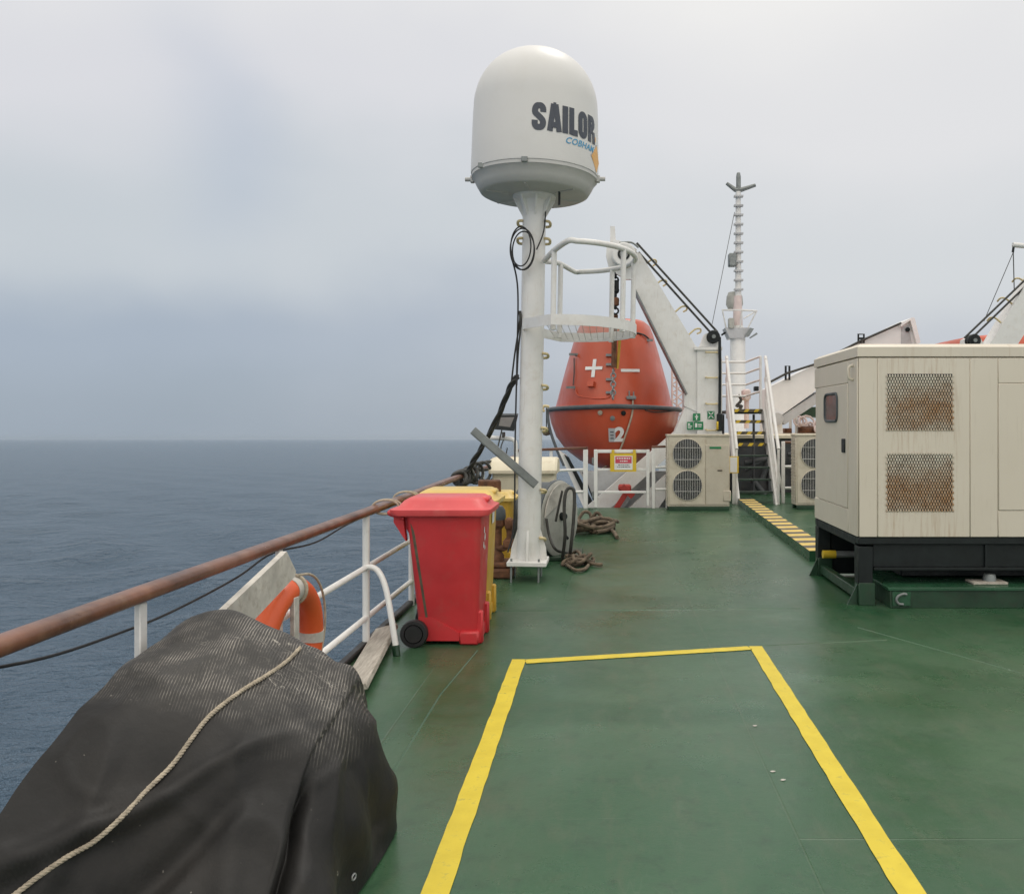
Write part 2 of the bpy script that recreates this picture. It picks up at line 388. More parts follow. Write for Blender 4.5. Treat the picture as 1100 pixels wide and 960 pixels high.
def catmull(P, k, closed=False, rr=None):
    n = len(P); O, Q = [], []
    g = (lambda i: P[i % n]) if closed else (lambda i: P[min(max(i, 0), n - 1)])
    for i in range(n if closed else n - 1):
        a, b, c, d = g(i - 1), g(i), g(i + 1), g(i + 2)
        for j in range(k):
            t = j / k
            O.append(.5 * ((2 * b) + (c - a) * t + (2 * a - 5 * b + 4 * c - d) * t * t + (3 * b - a - 3 * c + d) * t ** 3))
            if rr: Q.append(rr[i] * (1 - t) + rr[(i + 1) % n] * t)
    if not closed:
        O.append(P[-1].copy())
        if rr: Q.append(rr[-1])
    return O, (Q if rr else None)

def tag(o, label=None, cat=None, group=None, kind=None):
    if label: o['label'] = label
    if cat: o['category'] = cat
    if group: o['group'] = group
    if kind: o['kind'] = kind
    return o
def thing(name, label, cat, loc, group=None):
    o = bpy.data.objects.new(name, None); COL.objects.link(o); o.empty_display_size = .2
    o.location = loc; ORG[o] = Vector(loc)
    return tag(o, label, cat, group)
def part(name, mb, mat, parent, label=None, sharp=38, fix=True):
    org = ORG[parent]
    o = bpy.data.objects.new(name, mb.mesh(name, org, sharp, fix)); COL.objects.link(o)
    o.data.materials.append(mat); o.parent = parent; ORG[o] = org
    if label: o['label'] = label
    return o
def solo(name, mb, mat, label=None, cat=None, group=None, kind=None, sharp=38, fix=True):
    xs = [p.x for p in mb.v]; ys = [p.y for p in mb.v]; zs = [p.z for p in mb.v]
    loc = Vector(((min(xs) + max(xs)) / 2, (min(ys) + max(ys)) / 2, min(zs))) if kind != 'structure' else Vector((0, 0, 0))
    o = bpy.data.objects.new(name, mb.mesh(name, loc, sharp, fix)); COL.objects.link(o); o.location = loc; ORG[o] = loc
    o.data.materials.append(mat)
    return tag(o, label, cat, group, kind)
def dup(root, delta, label=None):
    def cp(o, par):
        c = o.copy(); COL.objects.link(c)
        if par: c.parent = par
        for ch in o.children: cp(ch, c)
        return c
    r = cp(root, None); r.location = root.location + Vector(delta)
    if label: r['label'] = label
    return r
def text_mb(txt, size, shear=0, bold=0, spacing=1.0):
    cu = bpy.data.curves.new('t', 'FONT'); cu.body = txt; cu.size = size; cu.shear = shear; cu.offset = bold; cu.space_character = spacing
    cu.resolution_u = 3
    o = bpy.data.objects.new('t', cu); COL.objects.link(o)
    me = bpy.data.meshes.new_from_object(o.evaluated_get(bpy.context.evaluated_depsgraph_get()))
    mb = MB().add([v.co.copy() for v in me.vertices], [list(p.vertices) for p in me.polygons])
    bpy.data.objects.remove(o); bpy.data.curves.remove(cu); bpy.data.meshes.remove(me)
    return mb
def centre(mb):
    xs = [p.x for p in mb.v]; ys = [p.y for p in mb.v]
    c = Vector(((min(xs) + max(xs)) / 2, (min(ys) + max(ys)) / 2, 0))
    mb.v = [p - c for p in mb.v]; return max(xs) - min(xs), max(ys) - min(ys)
def place(mb, origin, ux, uy):
    origin, ux, uy = Vector(origin), Vector(ux), Vector(uy)
    mb.v = [origin + ux * p.x + uy * p.y + ux.cross(uy) * p.z for p in mb.v]; return mb
def bvh_of(o):
    bpy.context.view_layer.update()
    M = o.matrix_world if not o.parent else o.parent.matrix_world
    loc = o.location if not o.parent else ORG[o]
    return BVHTree.FromPolygons([Vector(loc) + v.co for v in o.data.vertices], [list(p.vertices) for p in o.data.polygons])
def hit(trees, px, py):
    d = Vector(((px - VX) / F, 1, -(py - VY) / F)).normalized(); best = None
    for t in trees:
        p, n, i, ds = t.ray_cast(Vector((0, 0, CAMZ)), d)
        if p is not None and (best is None or ds < best[2]): best = (p, n if n.dot(d) < 0 else -n, ds)
    return best

# ------------------------------------------------------------------ setting: sea, hull, decks
SEA = -8.2
def sea():
    ys = np.concatenate([np.arange(-40, 10, 2.0), np.arange(10, 120, .55), 120 * np.power(1.022, np.arange(0, 120)), [3000, 6000, 12000, 25000, 50000]])
    xs_n = 260
    V, Fc = [], []
    rs = np.random.RandomState(3)
    K = []
    for _ in range(26):
        lam = 1.6 * (12 ** rs.rand()); a = .020 * lam ** .8 * (.5 + rs.rand()); th = R(70) + rs.randn() * .55
        K.append((2 * math.pi / lam * math.cos(th), 2 * math.pi / lam * math.sin(th), a * .42, rs.rand() * 6.28, lam))
    for y in ys:
        w0 = max(60, abs(y) * 1.25 + 60)
        u = np.linspace(0, 1, xs_n)
        X = -w0 + (w0 * 1.9) * u if y < 3000 else -w0 * 1.6 + w0 * 3.2 * u
        z = np.zeros_like(X)
        dy = max(.55, y * .022) if y > 10 else 2
        dx = w0 * 1.9 / xs_n
        for kx, ky, a, ph, lam in K:
            fade = 1 / (1 + (max(dx, dy) * 2.6 / lam) ** 4)
            z += a * fade * np.sin(kx * X + ky * y + ph)
        V.append(np.stack([X, np.full_like(X, y), SEA - (y * math.tan(TILT)) + z], 1))
    V = np.concatenate(V); n = xs_n
    for i in range(len(ys) - 1):
        for j in range(n - 1):
            a = i * n + j
            Fc.append((a, a + 1, a + n + 1, a + n))
    me = bpy.data.meshes.new('sea'); me.from_pydata(V.tolist(), [], Fc)
    me.polygons.foreach_set('use_smooth', [True] * len(me.polygons))
    o = bpy.data.objects.new('sea', me); COL.objects.link(o); me.materials.append(m_sea); o['kind'] = 'structure'
sea()

XL, XR, YB = -1.80, 11.3, 16.62
deck = MB().prism([(XL, -6, 0), (XR, -6, 0), (XR, 20.6, 0), (2.3, 20.6, 0), (2.3, YB, 0), (XL, YB, 0)], (0, 0, -.14))
solo('deck', deck, m_deck, kind='structure')
hull = MB().prism([(XL + .02, -6, -.15), (XR - .02, -6, -.15), (XR - .02, 60, -.15), (3.6, 60, -.15), (2.32, 20.5, -.15), (2.32, YB - .02, -.15), (XL + .02, YB - .02, -.15)], (0, 0, -10))
solo('hull', hull, m_whitec, kind='structure')
lower = MB().prism([(-.55, YB, -2.6), (2.31, YB, -2.6), (2.31, 20.6, -2.6), (3.5, 60, -2.6), (-.2, 60, -2.6), (-.55, 40, -2.6)], (0, 0, -8))
solo('lower_deck', lower, m_dgreen2, kind='structure')
# painted bay on the deck
def strip(a, b, wd, z):
    a, b = Vector((*a, z)), Vector((*b, z)); d = (b - a).normalized(); s_ = Vector((-d.y, d.x, 0)) * wd / 2
    n = 60; P, Q = [], []
    for i in range(n + 1):
        t = a.lerp(b, i / n); j1 = random.uniform(-.003, .003); j2 = random.uniform(-.003, .003)
        P.append(t + s_ * (1 + j1 / wd * 2)); Q.append(t - s_ * (1 + j2 / wd * 2))
    return P + Q, [[i, i + 1, n + 2 + i, n + 1 + i] for i in range(n)]
tp = MB()
tp.add(*strip((-.606, 5.96), (-.585, .3), .098, .004))
tp.add(*strip((1.083, 6.31), (1.03, .3), .098, .004))
tp.add(*strip((-.555, 5.905), (1.033, 6.262), .098, .004))
solo('deck_marking', tp, m_tape, kind='structure', fix=False)
# small weld seams and a black waterway bar along the deck edge
we = MB().box(XL + .01, XL + .07, -6, YB - .01, .001, .045, .01)
solo('deck_edge_bar', we, m_black, 'black raised bar running along the deck edge under the wooden handrail', 'kerb')
sm = MB()
for (a, b) in (((-1.0, 5.2), (-1.0, -2)), ((2.0, 6.9), (4.6, 2.2)), ((-.4, 8.05), (-.2, 16.4)), ((-.9, 7.5), (1.7, 7.6)), ((1.12, 6.33), (2.1, 6.5)), ((-1.0, 5.2), (-.93, 6.2))):
    d = Vector((b[0] - a[0], b[1] - a[1], 0)).normalized(); s_ = Vector((-d.y, d.x, 0)) * .006
    A, B = Vector((*a, .0)), Vector((*b, .0)); u = Vector((0, 0, .004))
    sm.add([A - s_, A + s_, A + u, B - s_, B + s_, B + u], [[0, 2, 5, 3], [2, 1, 4, 5]])
solo('deck_weld_seam', sm, m_deck, kind='structure')

# ------------------------------------------------------------------ port handrail
RX, RZ = -1.75, .985
rail = thing('deck_railing', 'long varnished wooden handrail on white posts along the left deck edge above the sea', 'railing', (RX, 5, 0))
hr = MB(); sec = []
prof = []
for i in range(16):
    a = 2 * math.pi * i / 16; prof.append((.043 * math.copysign(abs(math.cos(a)) ** .8, math.cos(a)), .030 * math.copysign(abs(math.sin(a)) ** .8, math.sin(a))))
hr.loft([[Vector((RX + px + .004 * math.sin(y * 1.1), y, RZ + pz + .004 * math.sin(y * .8))) for px, pz in prof] for y in np.linspace(-3, 16.5, 60)])
part('handrail', hr, m_wood, rail)
for y, flat in ((.6, 1), (1.95, 1), (3.25, 1), (4.62, 1), (6.29, 0), (7.75, 0), (9.2, 0), (10.7, 0), (12.2, 0), (13.6, 0), (15.0, 0)):
    mb = MB()
    if flat: mb.box(RX - .012, RX + .012, y - .026, y + .026, 0, RZ - .03, .004)
    else: mb.cyl((RX, y, 0), (RX, y, RZ - .03), .026, 14)
    part('post', mb, m_white if flat else m_whitec, rail)
for z in (.215, .58):
    part('rail_bar', MB().tube([(RX, 3.3, z), (RX, 4.6, z), (RX, 16.5, z)], .021, 12), m_whitec, rail)
br = MB().tube([(RX, 6.27, .58), (RX + .05, 6.25, .588), (RX + .11, 6.21, .565), (RX + .165, 6.17, .48), (RX + .21, 6.13, .33), (RX + .275, 6.07, .03)], .021, 12, 5)
b0 = part('brace', br, m_whitec, rail)
part('foot_sleeve', MB().cyl((RX + .267, 6.075, .07), (RX + .277, 6.065, -.001), .026, 14), m_dgreen, b0)
c1 = [at(-60, 752, 1.95), at(0, 731, 2.25), at(80, 707, 2.75), at(150, 679, 3.2), at(200, 655, 3.6), at(262, 620, 4.2), at(310, 594, 4.65)]
c1 = [Vector((RX - .045, p.y, p.z)) for p in c1] + [Vector((RX - .03, 5.3, .90)), Vector((RX - .05, 6.2, .93)), Vector((RX - .04, 8, .93))]
solo('cable', MB().tube(c1, .0055, 8, 6), m_black, 'thin black cable slung below the wooden handrail', 'cable')

# lifebuoy and its board
lb = thing('lifebuoy', 'orange lifebuoy ring with white bands hung inside the railing beside the tarpaulin', 'lifebuoy', (-1.60, 4.5, .2))
RC = Vector((-1.665, 4.50, .455)); RR, rr_ = .305, .066
rot = Matrix.Rotation(R(-4), 3, 'Z') @ Matrix.Rotation(R(3), 3, 'Y')
def ringp(a, r=RR): return RC + rot @ Vector((0, math.cos(a) * r, math.sin(a) * r))
def arc(a0, a1, n, r=RR): return [ringp(a0 + (a1 - a0) * i / n, r) for i in range(n + 1)]
part('ring', MB().tube(arc(0, 2 * math.pi, 64)[:-1], rr_, 18, 0, True), m_orange2, lb)
for k in range(4):
    a = math.pi / 4 * (2 * k + 1) - .80
    part('band', MB().tube(arc(a - .10, a + .10, 8), rr_ + .003, 18), m_board, lb)
gr = [ringp(a, RR + rr_ + .010 + .05 * max(0, math.sin((a - 1.35) * -1.6))) + Vector((.03, 0, 0)) for a in np.linspace(1.5, -1.1, 16)]
part('grab_line', MB().tube(gr, .007, 7, 3), m_rope, lb)
e_ = [ringp(1.45, RR + (rr_ + .009) * math.cos(t)) + rot @ Vector(((rr_ + .009) * math.sin(t), 0, 0)) for t in np.linspace(0, 2 * math.pi, 17)[:-1]]
part('seizing', MB().tube(e_, .010, 7, 2, True), m_rope, lb)
bd = MB()
P = [Vector((-1.585, (-1.585) * F / (px - VX), CAMZ - (py - VY) * (-1.585) / (px - VX))) for px, py in ((303, 597), (308, 592), (318, 613), (317, 619), (272, 667), (244, 690), (238, 672), (242, 655))]
bd.prism(P, (-.03, 0, 0))
hb = thing('lifebuoy_board', 'weathered white board fixed to the railing post beside the orange lifebuoy', 'board', (-1.66, 4.4, .5))
part('board', bd, m_board, hb)
part('upright', MB().box(-1.612, -1.587, 4.40, 4.47, .06, .74, .004), m_board, hb)

# plank on deck
pk = MB(); M = Matrix.Translation((-1.60, 5.9, .05)) @ Matrix.Rotation(R(7), 4, 'Z') @ Matrix.Rotation(R(-14), 4, 'Y')
pk.box(-.085, .085, -.78, .76, -.022, .022, .006, M)
solo('plank', pk, m_plank, 'weathered grey plank lying at the deck edge behind the tarpaulin', 'plank')

# ------------------------------------------------------------------ tarpaulin-covered gear
rows = [
 (3.72, [(-1.69, .03), (-1.6, .02), (-1.5, .02), (-1.35, .02), (-1.2, .02), (-1.08, .02), (-1.0, .02), (-.94, .02), (-.90, .015)]),
 (3.56, [(-1.69, .45), (-1.6, .62), (-1.47, .68), (-1.3, .58), (-1.13, .45), (-.99, .34), (-.92, .22), (-.88, .12), (-.87, .015)]),
 (3.42, [(-1.69, .76), (-1.6, .86), (-1.47, .89), (-1.28, .81), (-1.12, .705), (-.98, .595), (-.89, .44), (-.83, .25), (-.835, .012)]),
 (3.10, [(-1.69, .78), (-1.57, .82), (-1.42, .80), (-1.25, .735), (-1.09, .655), (-.97, .555), (-.87, .40), (-.82, .22), (-.845, .012)]),
 (2.90, [(-1.69, 0.735), (-1.53, 0.745), (-1.37, 0.7), (-1.22, 0.66), (-1.08, 0.6), (-0.97, 0.525), (-0.89, 0.38), (-0.845, 0.2), (-0.865, 0.012)]),
 (2.74, [(-1.69, 0.69), (-1.53, 0.69), (-1.37, 0.62), (-1.22, 0.55), (-1.08, 0.48), (-0.97, 0.42), (-0.89, 0.31), (-0.845, 0.17), (-0.865, 0.012)]),
 (2.60, [(-1.69, 0.64), (-1.53, 0.6), (-1.37, 0.48), (-1.22, 0.39), (-1.08, 0.33), (-0.97, 0.29), (-0.89, 0.21), (-0.845, 0.12), (-0.865, 0.012)]),
 (2.44, [(-1.69, 0.56), (-1.53, 0.45), (-1.37, 0.31), (-1.22, 0.24), (-1.08, 0.2), (-0.97, 0.17), (-0.89, 0.13), (-0.845, 0.07), (-0.865, 0.012)]),
 (2.30, [(-1.69, 0.43), (-1.53, 0.27), (-1.37, 0.15), (-1.22, 0.11), (-1.08, 0.09), (-0.97, 0.08), (-0.89, 0.06), (-0.845, 0.03), (-0.865, 0.012)]),
 (2.20, [(-1.69, 0.02), (-1.53, 0.02), (-1.37, 0.02), (-1.22, 0.02), (-1.08, 0.02), (-0.97, 0.02), (-0.89, 0.02), (-0.845, 0.02), (-0.865, 0.01)]),
]
def grid_tarp():
    G = [[Vector((x, y + (.0), z)) for x, z in rr] for y, rr in rows]
    k = 16
    G = [catmull(r_, k)[0] for r_ in G]
    cols = list(zip(*G)); cols = [catmull(list(c_), k)[0] for c_ in cols]
    G = list(zip(*cols)); nr, nc = len(G), len(G[0])
    V = []
    for i, r_ in enumerate(G):
        for j, p in enumerate(r_):
            a = G[min(i + 1, nr - 1)][j] - G[max(i - 1, 0)][j]; b = r_[min(j + 1, nc - 1)] - r_[max(j - 1, 0)]
            nn = a.cross(b); nn = nn.normalized() if nn.length > 1e-9 else Vector((0, 0, 1))
            if nn.z < 0 and p.z > .3: nn = -nn
            edge = min(1, i / 12, (nr - 1 - i) / 12, (nc - 1 - j) / 9)
            # soft folds running down towards the camera and a few drape ridges on the side
            d = .020 * noise.noise(Vector((p.x * 3.2, p.y * 2.4, p.z * 3)) + Vector((3, 1, 0)))
            d += .010 * noise.noise(Vector((p.x * 8, p.y * 5, p.z * 7)))
            def ridge(a, b, c, o): return 1 - min(1, abs(noise.noise(Vector((p.x * a + p.y * .8, p.y * b - p.x * .6, p.z * c)) + Vector((o, o * 2, o)))) * 5)
            d += .016 * ridge(2.6, 1.5, 2.2, 4.3) + .007 * ridge(5.5, 3.0, 4, 8.1)
            u = p.x * .55 + (p.y - 2.6) * .9
            fold = math.exp(-((p.x + 1.62 - (p.y - 2.35) * 1.0) / .030) ** 2) * .060 * max(0, 1 - abs(p.y - 2.5) / .45)
            fold += math.exp(-((p.x + 1.35 - (p.y - 2.4) * .7) / .05) ** 2) * -.060 * max(0, 1 - abs(p.y - 2.5) / .35)
            fold += math.exp(-((p.x + 1.10 + (p.y - 2.5) * .3) / .05) ** 2) * .022 * max(0, 1 - abs(p.y - 2.5) / .35)
            if p.x > -.98: d -= .022
            if p.x > -1.0: fold += .020 * math.sin(p.y * 17 + p.z * 5) * max(0, min(1, (.5 - p.z) / .3))
            cr = -.075 * math.exp(-((p.x + .955 + (.46 - p.z) * .04) / .020) ** 2) * max(0, min(1, (2.86 - p.y) / .06)) * max(0, min(1, (.50 - p.z) / .08))
            V.append(p + nn * (d + fold + cr) * max(0, edge))
    for v in V: v.x = max(v.x, -1.705); v.z = max(v.z, .006)
    mb = MB().add(V, [[i * nc + j, i * nc + j + 1, (i + 1) * nc + j + 1, (i + 1) * nc + j] for i in range(nr - 1) for j in range(nc - 1)])
    return mb
tm = grid_tarp()
tarp = solo('covered_gear', tm, m_tarp, 'bulky deck gear under a scuffed black tarpaulin in the near left corner', 'tarpaulin', sharp=180)
tt = bvh_of(tarp)
eye = None
for px, py in ((379, 941), (385, 935)):
    h_ = hit([tt], px, py)
    if h_ and eye is None:
        u = h_[1].orthogonal().normalized(); eye = MB().tube([h_[0] + h_[1] * .004 + (u * math.cos(a) + h_[1].cross(u) * math.sin(a)) * .010 for a in np.linspace(0, 2 * math.pi, 15)[:-1]], .0035, 6, 0, True)
if eye: part('eyelet', eye, m_alu, tarp)
rp = []
for px, py in ((322, 697), (305, 713), (285, 727), (262, 741), (240, 757), (222, 773), (205, 795), (185, 822), (160, 848), (130, 878), (100, 902), (70, 920), (40, 942), (10, 966)):
    h_ = hit([tt], px, py)
    if h_: rp.append(h_[0] + h_[1] * .006)
if len(rp) > 3:
    P, _ = catmull(rp, 14); mbr = MB()
    # twisted three-strand rope
    fr = Vector((0, 0, 1)); tot = 0
    for s_ in range(3):
        Q = []; ln = 0
        for i, p in enumerate(P):
            if i: ln += (p - P[i - 1]).length
            t = (P[min(i + 1, len(P) - 1)] - P[max(i - 1, 0)]).normalized(); u = t.cross(Vector((0, 0, 1))).normalized(); v = t.cross(u)
            a = ln * 190 + s_ * 2.094
            Q.append(p + (u * math.cos(a) + v * math.sin(a)) * .0040)
        mbr.tube(Q, .0045, 6)
    solo('rope', mbr, m_rope, 'pale twisted rope laid diagonally over the black tarpaulin', 'rope')

# ------------------------------------------------------------------ wheelie bins
def bin_(x0, y0, body_m, lid_m, label, sc=1.0, wheel=True):
    """handle and wheels towards -X, opening towards +X; x0 = handle side of the rim, y0 = near side"""
    t = thing('wheelie_bin', label, 'wheelie bin', (x0 + .35 * sc, y0 + .29 * sc, 0), 'wheelie bins by the railing')
    def T(x, y, z): return Vector((x0 + x * sc, y0 + y * sc, z * sc))
    def rect(xa, xb, ya, yb, z, r=.05, n=5):
        o = []
        for cx, cy, a in ((xb - r, yb - r, 0), (xa + r, yb - r, 90), (xa + r, ya + r, 180), (xb - r, ya + r, 270)):
            o += [T(cx + r * math.cos(R(a + 90 * i / n)), cy + r * math.sin(R(a + 90 * i / n)), z) for i in range(n + 1)]
        return o
    b = MB()
    b.loft([rect(.215, .62, .085, .495, .035, .05), rect(.195, .635, .075, .505, .12, .05), rect(.13, .66, .035, .545, .80, .05), rect(.115, .665, .02, .56, .94, .05),
            rect(.085, .69, .0, .58, .945, .05), rect(.085, .69, .0, .58, .985, .05)])
    body = part('body', b, body_m, t)
    # front toe, wheel housing chamfer and rear bumper
    k = MB(); k.box(x0 + .50 * sc, x0 + .645 * sc, y0 + .05 * sc, y0 + .53 * sc, .0, .10 * sc, .015)
    k.prism([T(.20, .068, .20), T(.30, .068, .20), T(.50, .062, .09), T(.50, .062, .03), T(.20, .068, .03)], (0, .44 * sc, 0))
    for s_ in (.13, .45):
        k.box(x0 + .60 * sc, x0 + .668 * sc, y0 + (s_ - .03) * sc, y0 + (s_ + .03) * sc, 0, .24 * sc, .012)
    part('base_moulding', k, body_m, t)
    # lid
    l = MB()
    l.loft([rect(.02, .725, -.025, .605, .955, .06), rect(.0, .735, -.03, .61, .975, .06), rect(.0, .735, -.03, .61, .998, .06), rect(.05, .70, .01, .57, 1.012, .06), rect(.09, .67, .045, .535, 1.058, .06), rect(.125, .64, .075, .505, 1.078, .06)])
    lid = part('lid', l, lid_m, t)
    hl = MB().box(x0 + .58 * sc, x0 + .70 * sc, y0 + .20 * sc, y0 + .38 * sc, 1.035 * sc, 1.075 * sc, .014)
    part('lid_grip', hl, lid_m, lid)
    h = MB().tube([T(.10, .06, .93), T(.03, .07, .95), T(-.02, .10, .965), T(-.03, .29, .97), T(-.02, .48, .965), T(.03, .51, .95), T(.10, .52, .93)], .018 * sc, 10, 4)
    part('handle', h, body_m, t)
    for yy in (.09, .29, .49): part('hinge_bracket', MB().prism([T(.09, yy - .03, .93), T(.02, yy - .03, .95), T(.02, yy - .03, .90), T(.11, yy - .03, .76)], (0, .06 * sc, 0)), body_m, t)
    if wheel:
        for yy in (.0, .50):
            c_ = T(.185, yy, .10); wm = MB().lathe([(.035 * sc, -.028), (.062 * sc, -.030), (.066 * sc, -.012), (.070 * sc, -.030), (.094 * sc, -.030), (.10 * sc, -.020), (.10 * sc, .020), (.094 * sc, .030), (.035 * sc, .03)], c_, 30, (0, 1, 0))
            wh = part('wheel', wm, m_black, t)
            part('hub', MB().lathe([(.001, -.026), (.030 * sc, -.024), (.034 * sc, -.008)], c_, 18, (0, 1, 0)), m_dark, wh)
        part('axle', MB().cyl(T(.185, .03, .10), T(.185, .50, .10), .011, 10), m_grey, t)
    # moulded strip down the side
    st = MB().bar(T(.16, .033, .90), T(.26, .075, .20), .022 * sc, .012 * sc, (0, 1, 0), .003)
    part('side_strip', st, m_hazk if body_m is m_red else m_yel, t)
    return t, T
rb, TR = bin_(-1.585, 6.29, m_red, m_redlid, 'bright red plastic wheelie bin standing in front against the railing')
stk = MB()
for (y, z, s_) in ((.20, .80, .05), (.24, .74, .06), (.19, .69, .05), (.26, .67, .035)):
    a, b_ = TR(.6615 - (.82 - z) * .035, y, z), s_
    stk.add([a + Vector((.003, 0, 0)) + Vector((0, dy * b_, dz * b_)) for dy, dz in ((0, .1), (.5, 0), (1, .3), (.8, .9), (.3, 1), (.05, .6))], [[0, 1, 2, 3, 4, 5]])
part('torn_sticker', stk, m_swhite, rb)
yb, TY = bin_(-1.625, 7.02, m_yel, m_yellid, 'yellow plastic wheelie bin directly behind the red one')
lbk = MB().add([TY(.667, .20, .90) + Vector((.004, 0, 0)), TY(.667, .33, .90) + Vector((.004, 0, 0)), TY(.664, .33, .79) + Vector((.004, 0, 0)), TY(.664, .20, .79) + Vector((.004, 0, 0))], [[0, 1, 2, 3]])
part('label', lbk, m_swhite, yb)
mk = MB()
for z in np.arange(.40, .68, .035):
    a = TY(.655 - (.80 - z) * .035, .24, z) + Vector((.003, 0, 0)); mk.add([a, a + Vector((0, .07, .004)), a + Vector((-.0006, .07, -.012)), a + Vector((-.0006, 0, -.016))], [[0, 1, 2, 3]])
part('embossed_marking', mk, m_hazk, yb)
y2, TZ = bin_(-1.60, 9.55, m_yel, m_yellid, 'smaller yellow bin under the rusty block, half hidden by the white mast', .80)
for i, (x, y, tx) in enumerate(((-1.60, 6.52, 'white cord tying the red bin to the wooden handrail'), (-1.66, 7.3, 'white cord tying the yellow bin to the wooden handrail'))):
    mb = MB()
    for k in range(2):
        pts = [Vector((RX + .005 + (x - RX) * .5 + (.10 + .01 * k) * math.cos(a), y + .05 * k + .02 * math.sin(a), .995 + .052 * math.sin(a))) for a in np.linspace(0, 2 * math.pi, 17)[:-1]]
        mb.tube(pts, .008, 7, 2, True)
    solo('tie_cord', mb, m_rope, tx, 'cord', 'cords tying bins to the rail')
rbk = MB().box(-1.44, -1.19, 9.62, 9.86, .853, .985, .012, Matrix.Translation((-1.31, 9.7, 0)) @ Matrix.Rotation(R(9), 4, 'Z') @ Matrix.Translation((1.31, -9.7, 0)))
solo('rusty_block', rbk, m_rust, 'rusty brown metal block resting on the lid of the far yellow bin', 'metal block')

# rusty roller fitting between bins and mast
rr = thing('rusty_fairlead', 'rusty iron fairlead with a dark rounded cap between yellow bin and mast', 'fairlead', (-1.13, 9.25, 0))
part('base', MB().box(-1.27, -.99, 9.02, 9.5, 0, .10, .02).box(-1.24, -1.0, 9.08, 9.44, .10, .16, .02), m_rust, rr)
part('roller', MB().lathe([(.075, .16), (.075, .22), (.05, .26), (.05, .50), (.085, .54), (.085, .60)], (-1.17, 9.22, 0), 20), m_rust, rr)
part('cap', MB().lathe([(.085, .60), (.095, .63), (.088, .70), (.06, .745), (.0, .76)], (-1.17, 9.22, 0), 20), m_slate, rr)
part('crossbar', MB().tube([(-1.17, 9.2, .30), (-1.08, 9.18, .31), (-1.03, 9.18, .42), (-1.05, 9.2, .58)], .035, 10, 4).box(-1.10, -1.0, 9.12, 9.30, .30, .40, .02).box(-1.08, -1.0, 9.12, 9.26, .50, .62, .02), m_rust, rr)

# ------------------------------------------------------------------ mast with radome and basket platform
MX, MY = -.82, 9.02
ms = thing('satellite_dome_mast', 'tall white pole carrying a big white satellite dome and a railed basket platform', 'satellite dome', (MX, MY, 0))
ORGM = ORG[ms]
part('pole', MB().lathe([(.121, .21), (.121, 3.84)], (MX, MY, 0), 32), m_white, ms)
bp = part('base_plate', MB().box(MX - .205, MX + .20, MY - .22, MY + .22, .165, .212, .006), m_white, ms)
for dx, dy in ((-.16, -.18), (.12, -.18), (-.16, .18), (.12, .18)):
    part('stud', MB().cyl((MX + dx, MY + dy, -.002), (MX + dx, MY + dy, .24), .011, 10), m_grey, bp)
for a in (0, 90, 180, 270):
    d = Vector((math.cos(R(a)), math.sin(R(a)), 0)); n_ = Vector((-d.y, d.x, 0)) * .012; c_ = Vector((MX, MY, 0))
    part('gusset', MB().prism([c_ + d * .115 + Vector((0, 0, .213)) - n_, c_ + d * .19 + Vector((0, 0, .213)) - n_, c_ + d * .18 + Vector((0, 0, .33)) - n_, c_ + d * .115 + Vector((0, 0, .54)) - n_], n_ * 2), m_white, ms)
# flange under the dome
fl = MB().lathe([(.122, 3.80), (.13, 3.86), (.16, 3.93), (.225, 3.965), (.225, 3.99)], (MX, MY, 0), 32)
part('flange', fl, m_white, ms)
for k in range(8):
    a = R(45 * k + 10); d = Vector((math.cos(a), math.sin(a), 0)); n_ = Vector((-d.y, d.x, 0)) * .010; c_ = Vector((MX, MY, 0))
    part('flange_rib', MB().prism([c_ + d * .115 + Vector((0, 0, 3.76)) - n_, c_ + d * .215 + Vector((0, 0, 3.94)) - n_, c_ + d * .215 + Vector((0, 0, 3.97)) - n_, c_ + d * .115 + Vector((0, 0, 3.97)) - n_], n_ * 2), m_white, ms)
pan = part('dome_pan', MB().lathe([(.20, 3.985), (.53, 3.99), (.56, 4.005), (.60, 4.07), (.632, 4.135), (.652, 4.15), (.652, 4.185), (.60, 4.186)], (MX, MY, 0), 64), m_pan, ms)
for k in range(6):
    a = R(60 * k + 24); d = Vector((math.cos(a), math.sin(a), 0)); c_ = Vector((MX, MY, 0))
    part('pan_rib', MB().bar(c_ + d * .28 + Vector((0, 0, 3.984)), c_ + d * .52 + Vector((0, 0, 3.988)), .02, .012), m_pan, pan)
for a in (0, 90, 180, 270, 45, 225):
    d = Vector((math.cos(R(a - 4)), math.sin(R(a - 4)), 0)); c_ = Vector((MX, MY, 4.165))
    if a in (0, 180): part('lug', MB().cyl(c_ + d * .63, c_ + d * .735, .022, 12).box(MX + d.x * .66 - .02, MX + d.x * .66 + .02, MY + d.y * .66 - .03, MY + d.y * .66 + .03, 4.13, 4.20, .005), m_pan, ms)
    else: part('latch', MB().box(MX + d.x * .66 - .03, MX + d.x * .66 + .03, MY + d.y * .66 - .012, MY + d.y * .66 + .012, 4.15, 4.20, .004), m_grey, ms)
dprof = [(.658, 4.186), (.661, 4.21), (.655, 4.5), (.648, 4.78), (.642, 4.88)]
for i in range(1, 19):
    a = math.pi / 2 * i / 18; dprof.append((.642 * math.cos(a) ** .92, 4.88 + .612 * math.sin(a)))
def dome_r(z):
    for (r0, z0), (r1, z1) in zip(dprof, dprof[1:]):
        if z0 <= z <= z1: return r0 + (r1 - r0) * (z - z0) / max(1e-6, z1 - z0)
    return .5
dome = part('dome', MB().lathe(dprof, (MX, MY, 0), 96), m_radome, ms, sharp=30)
A0 = math.atan2(-MX, MY)                     # direction from mast to the viewer side, measured from -Y to +X
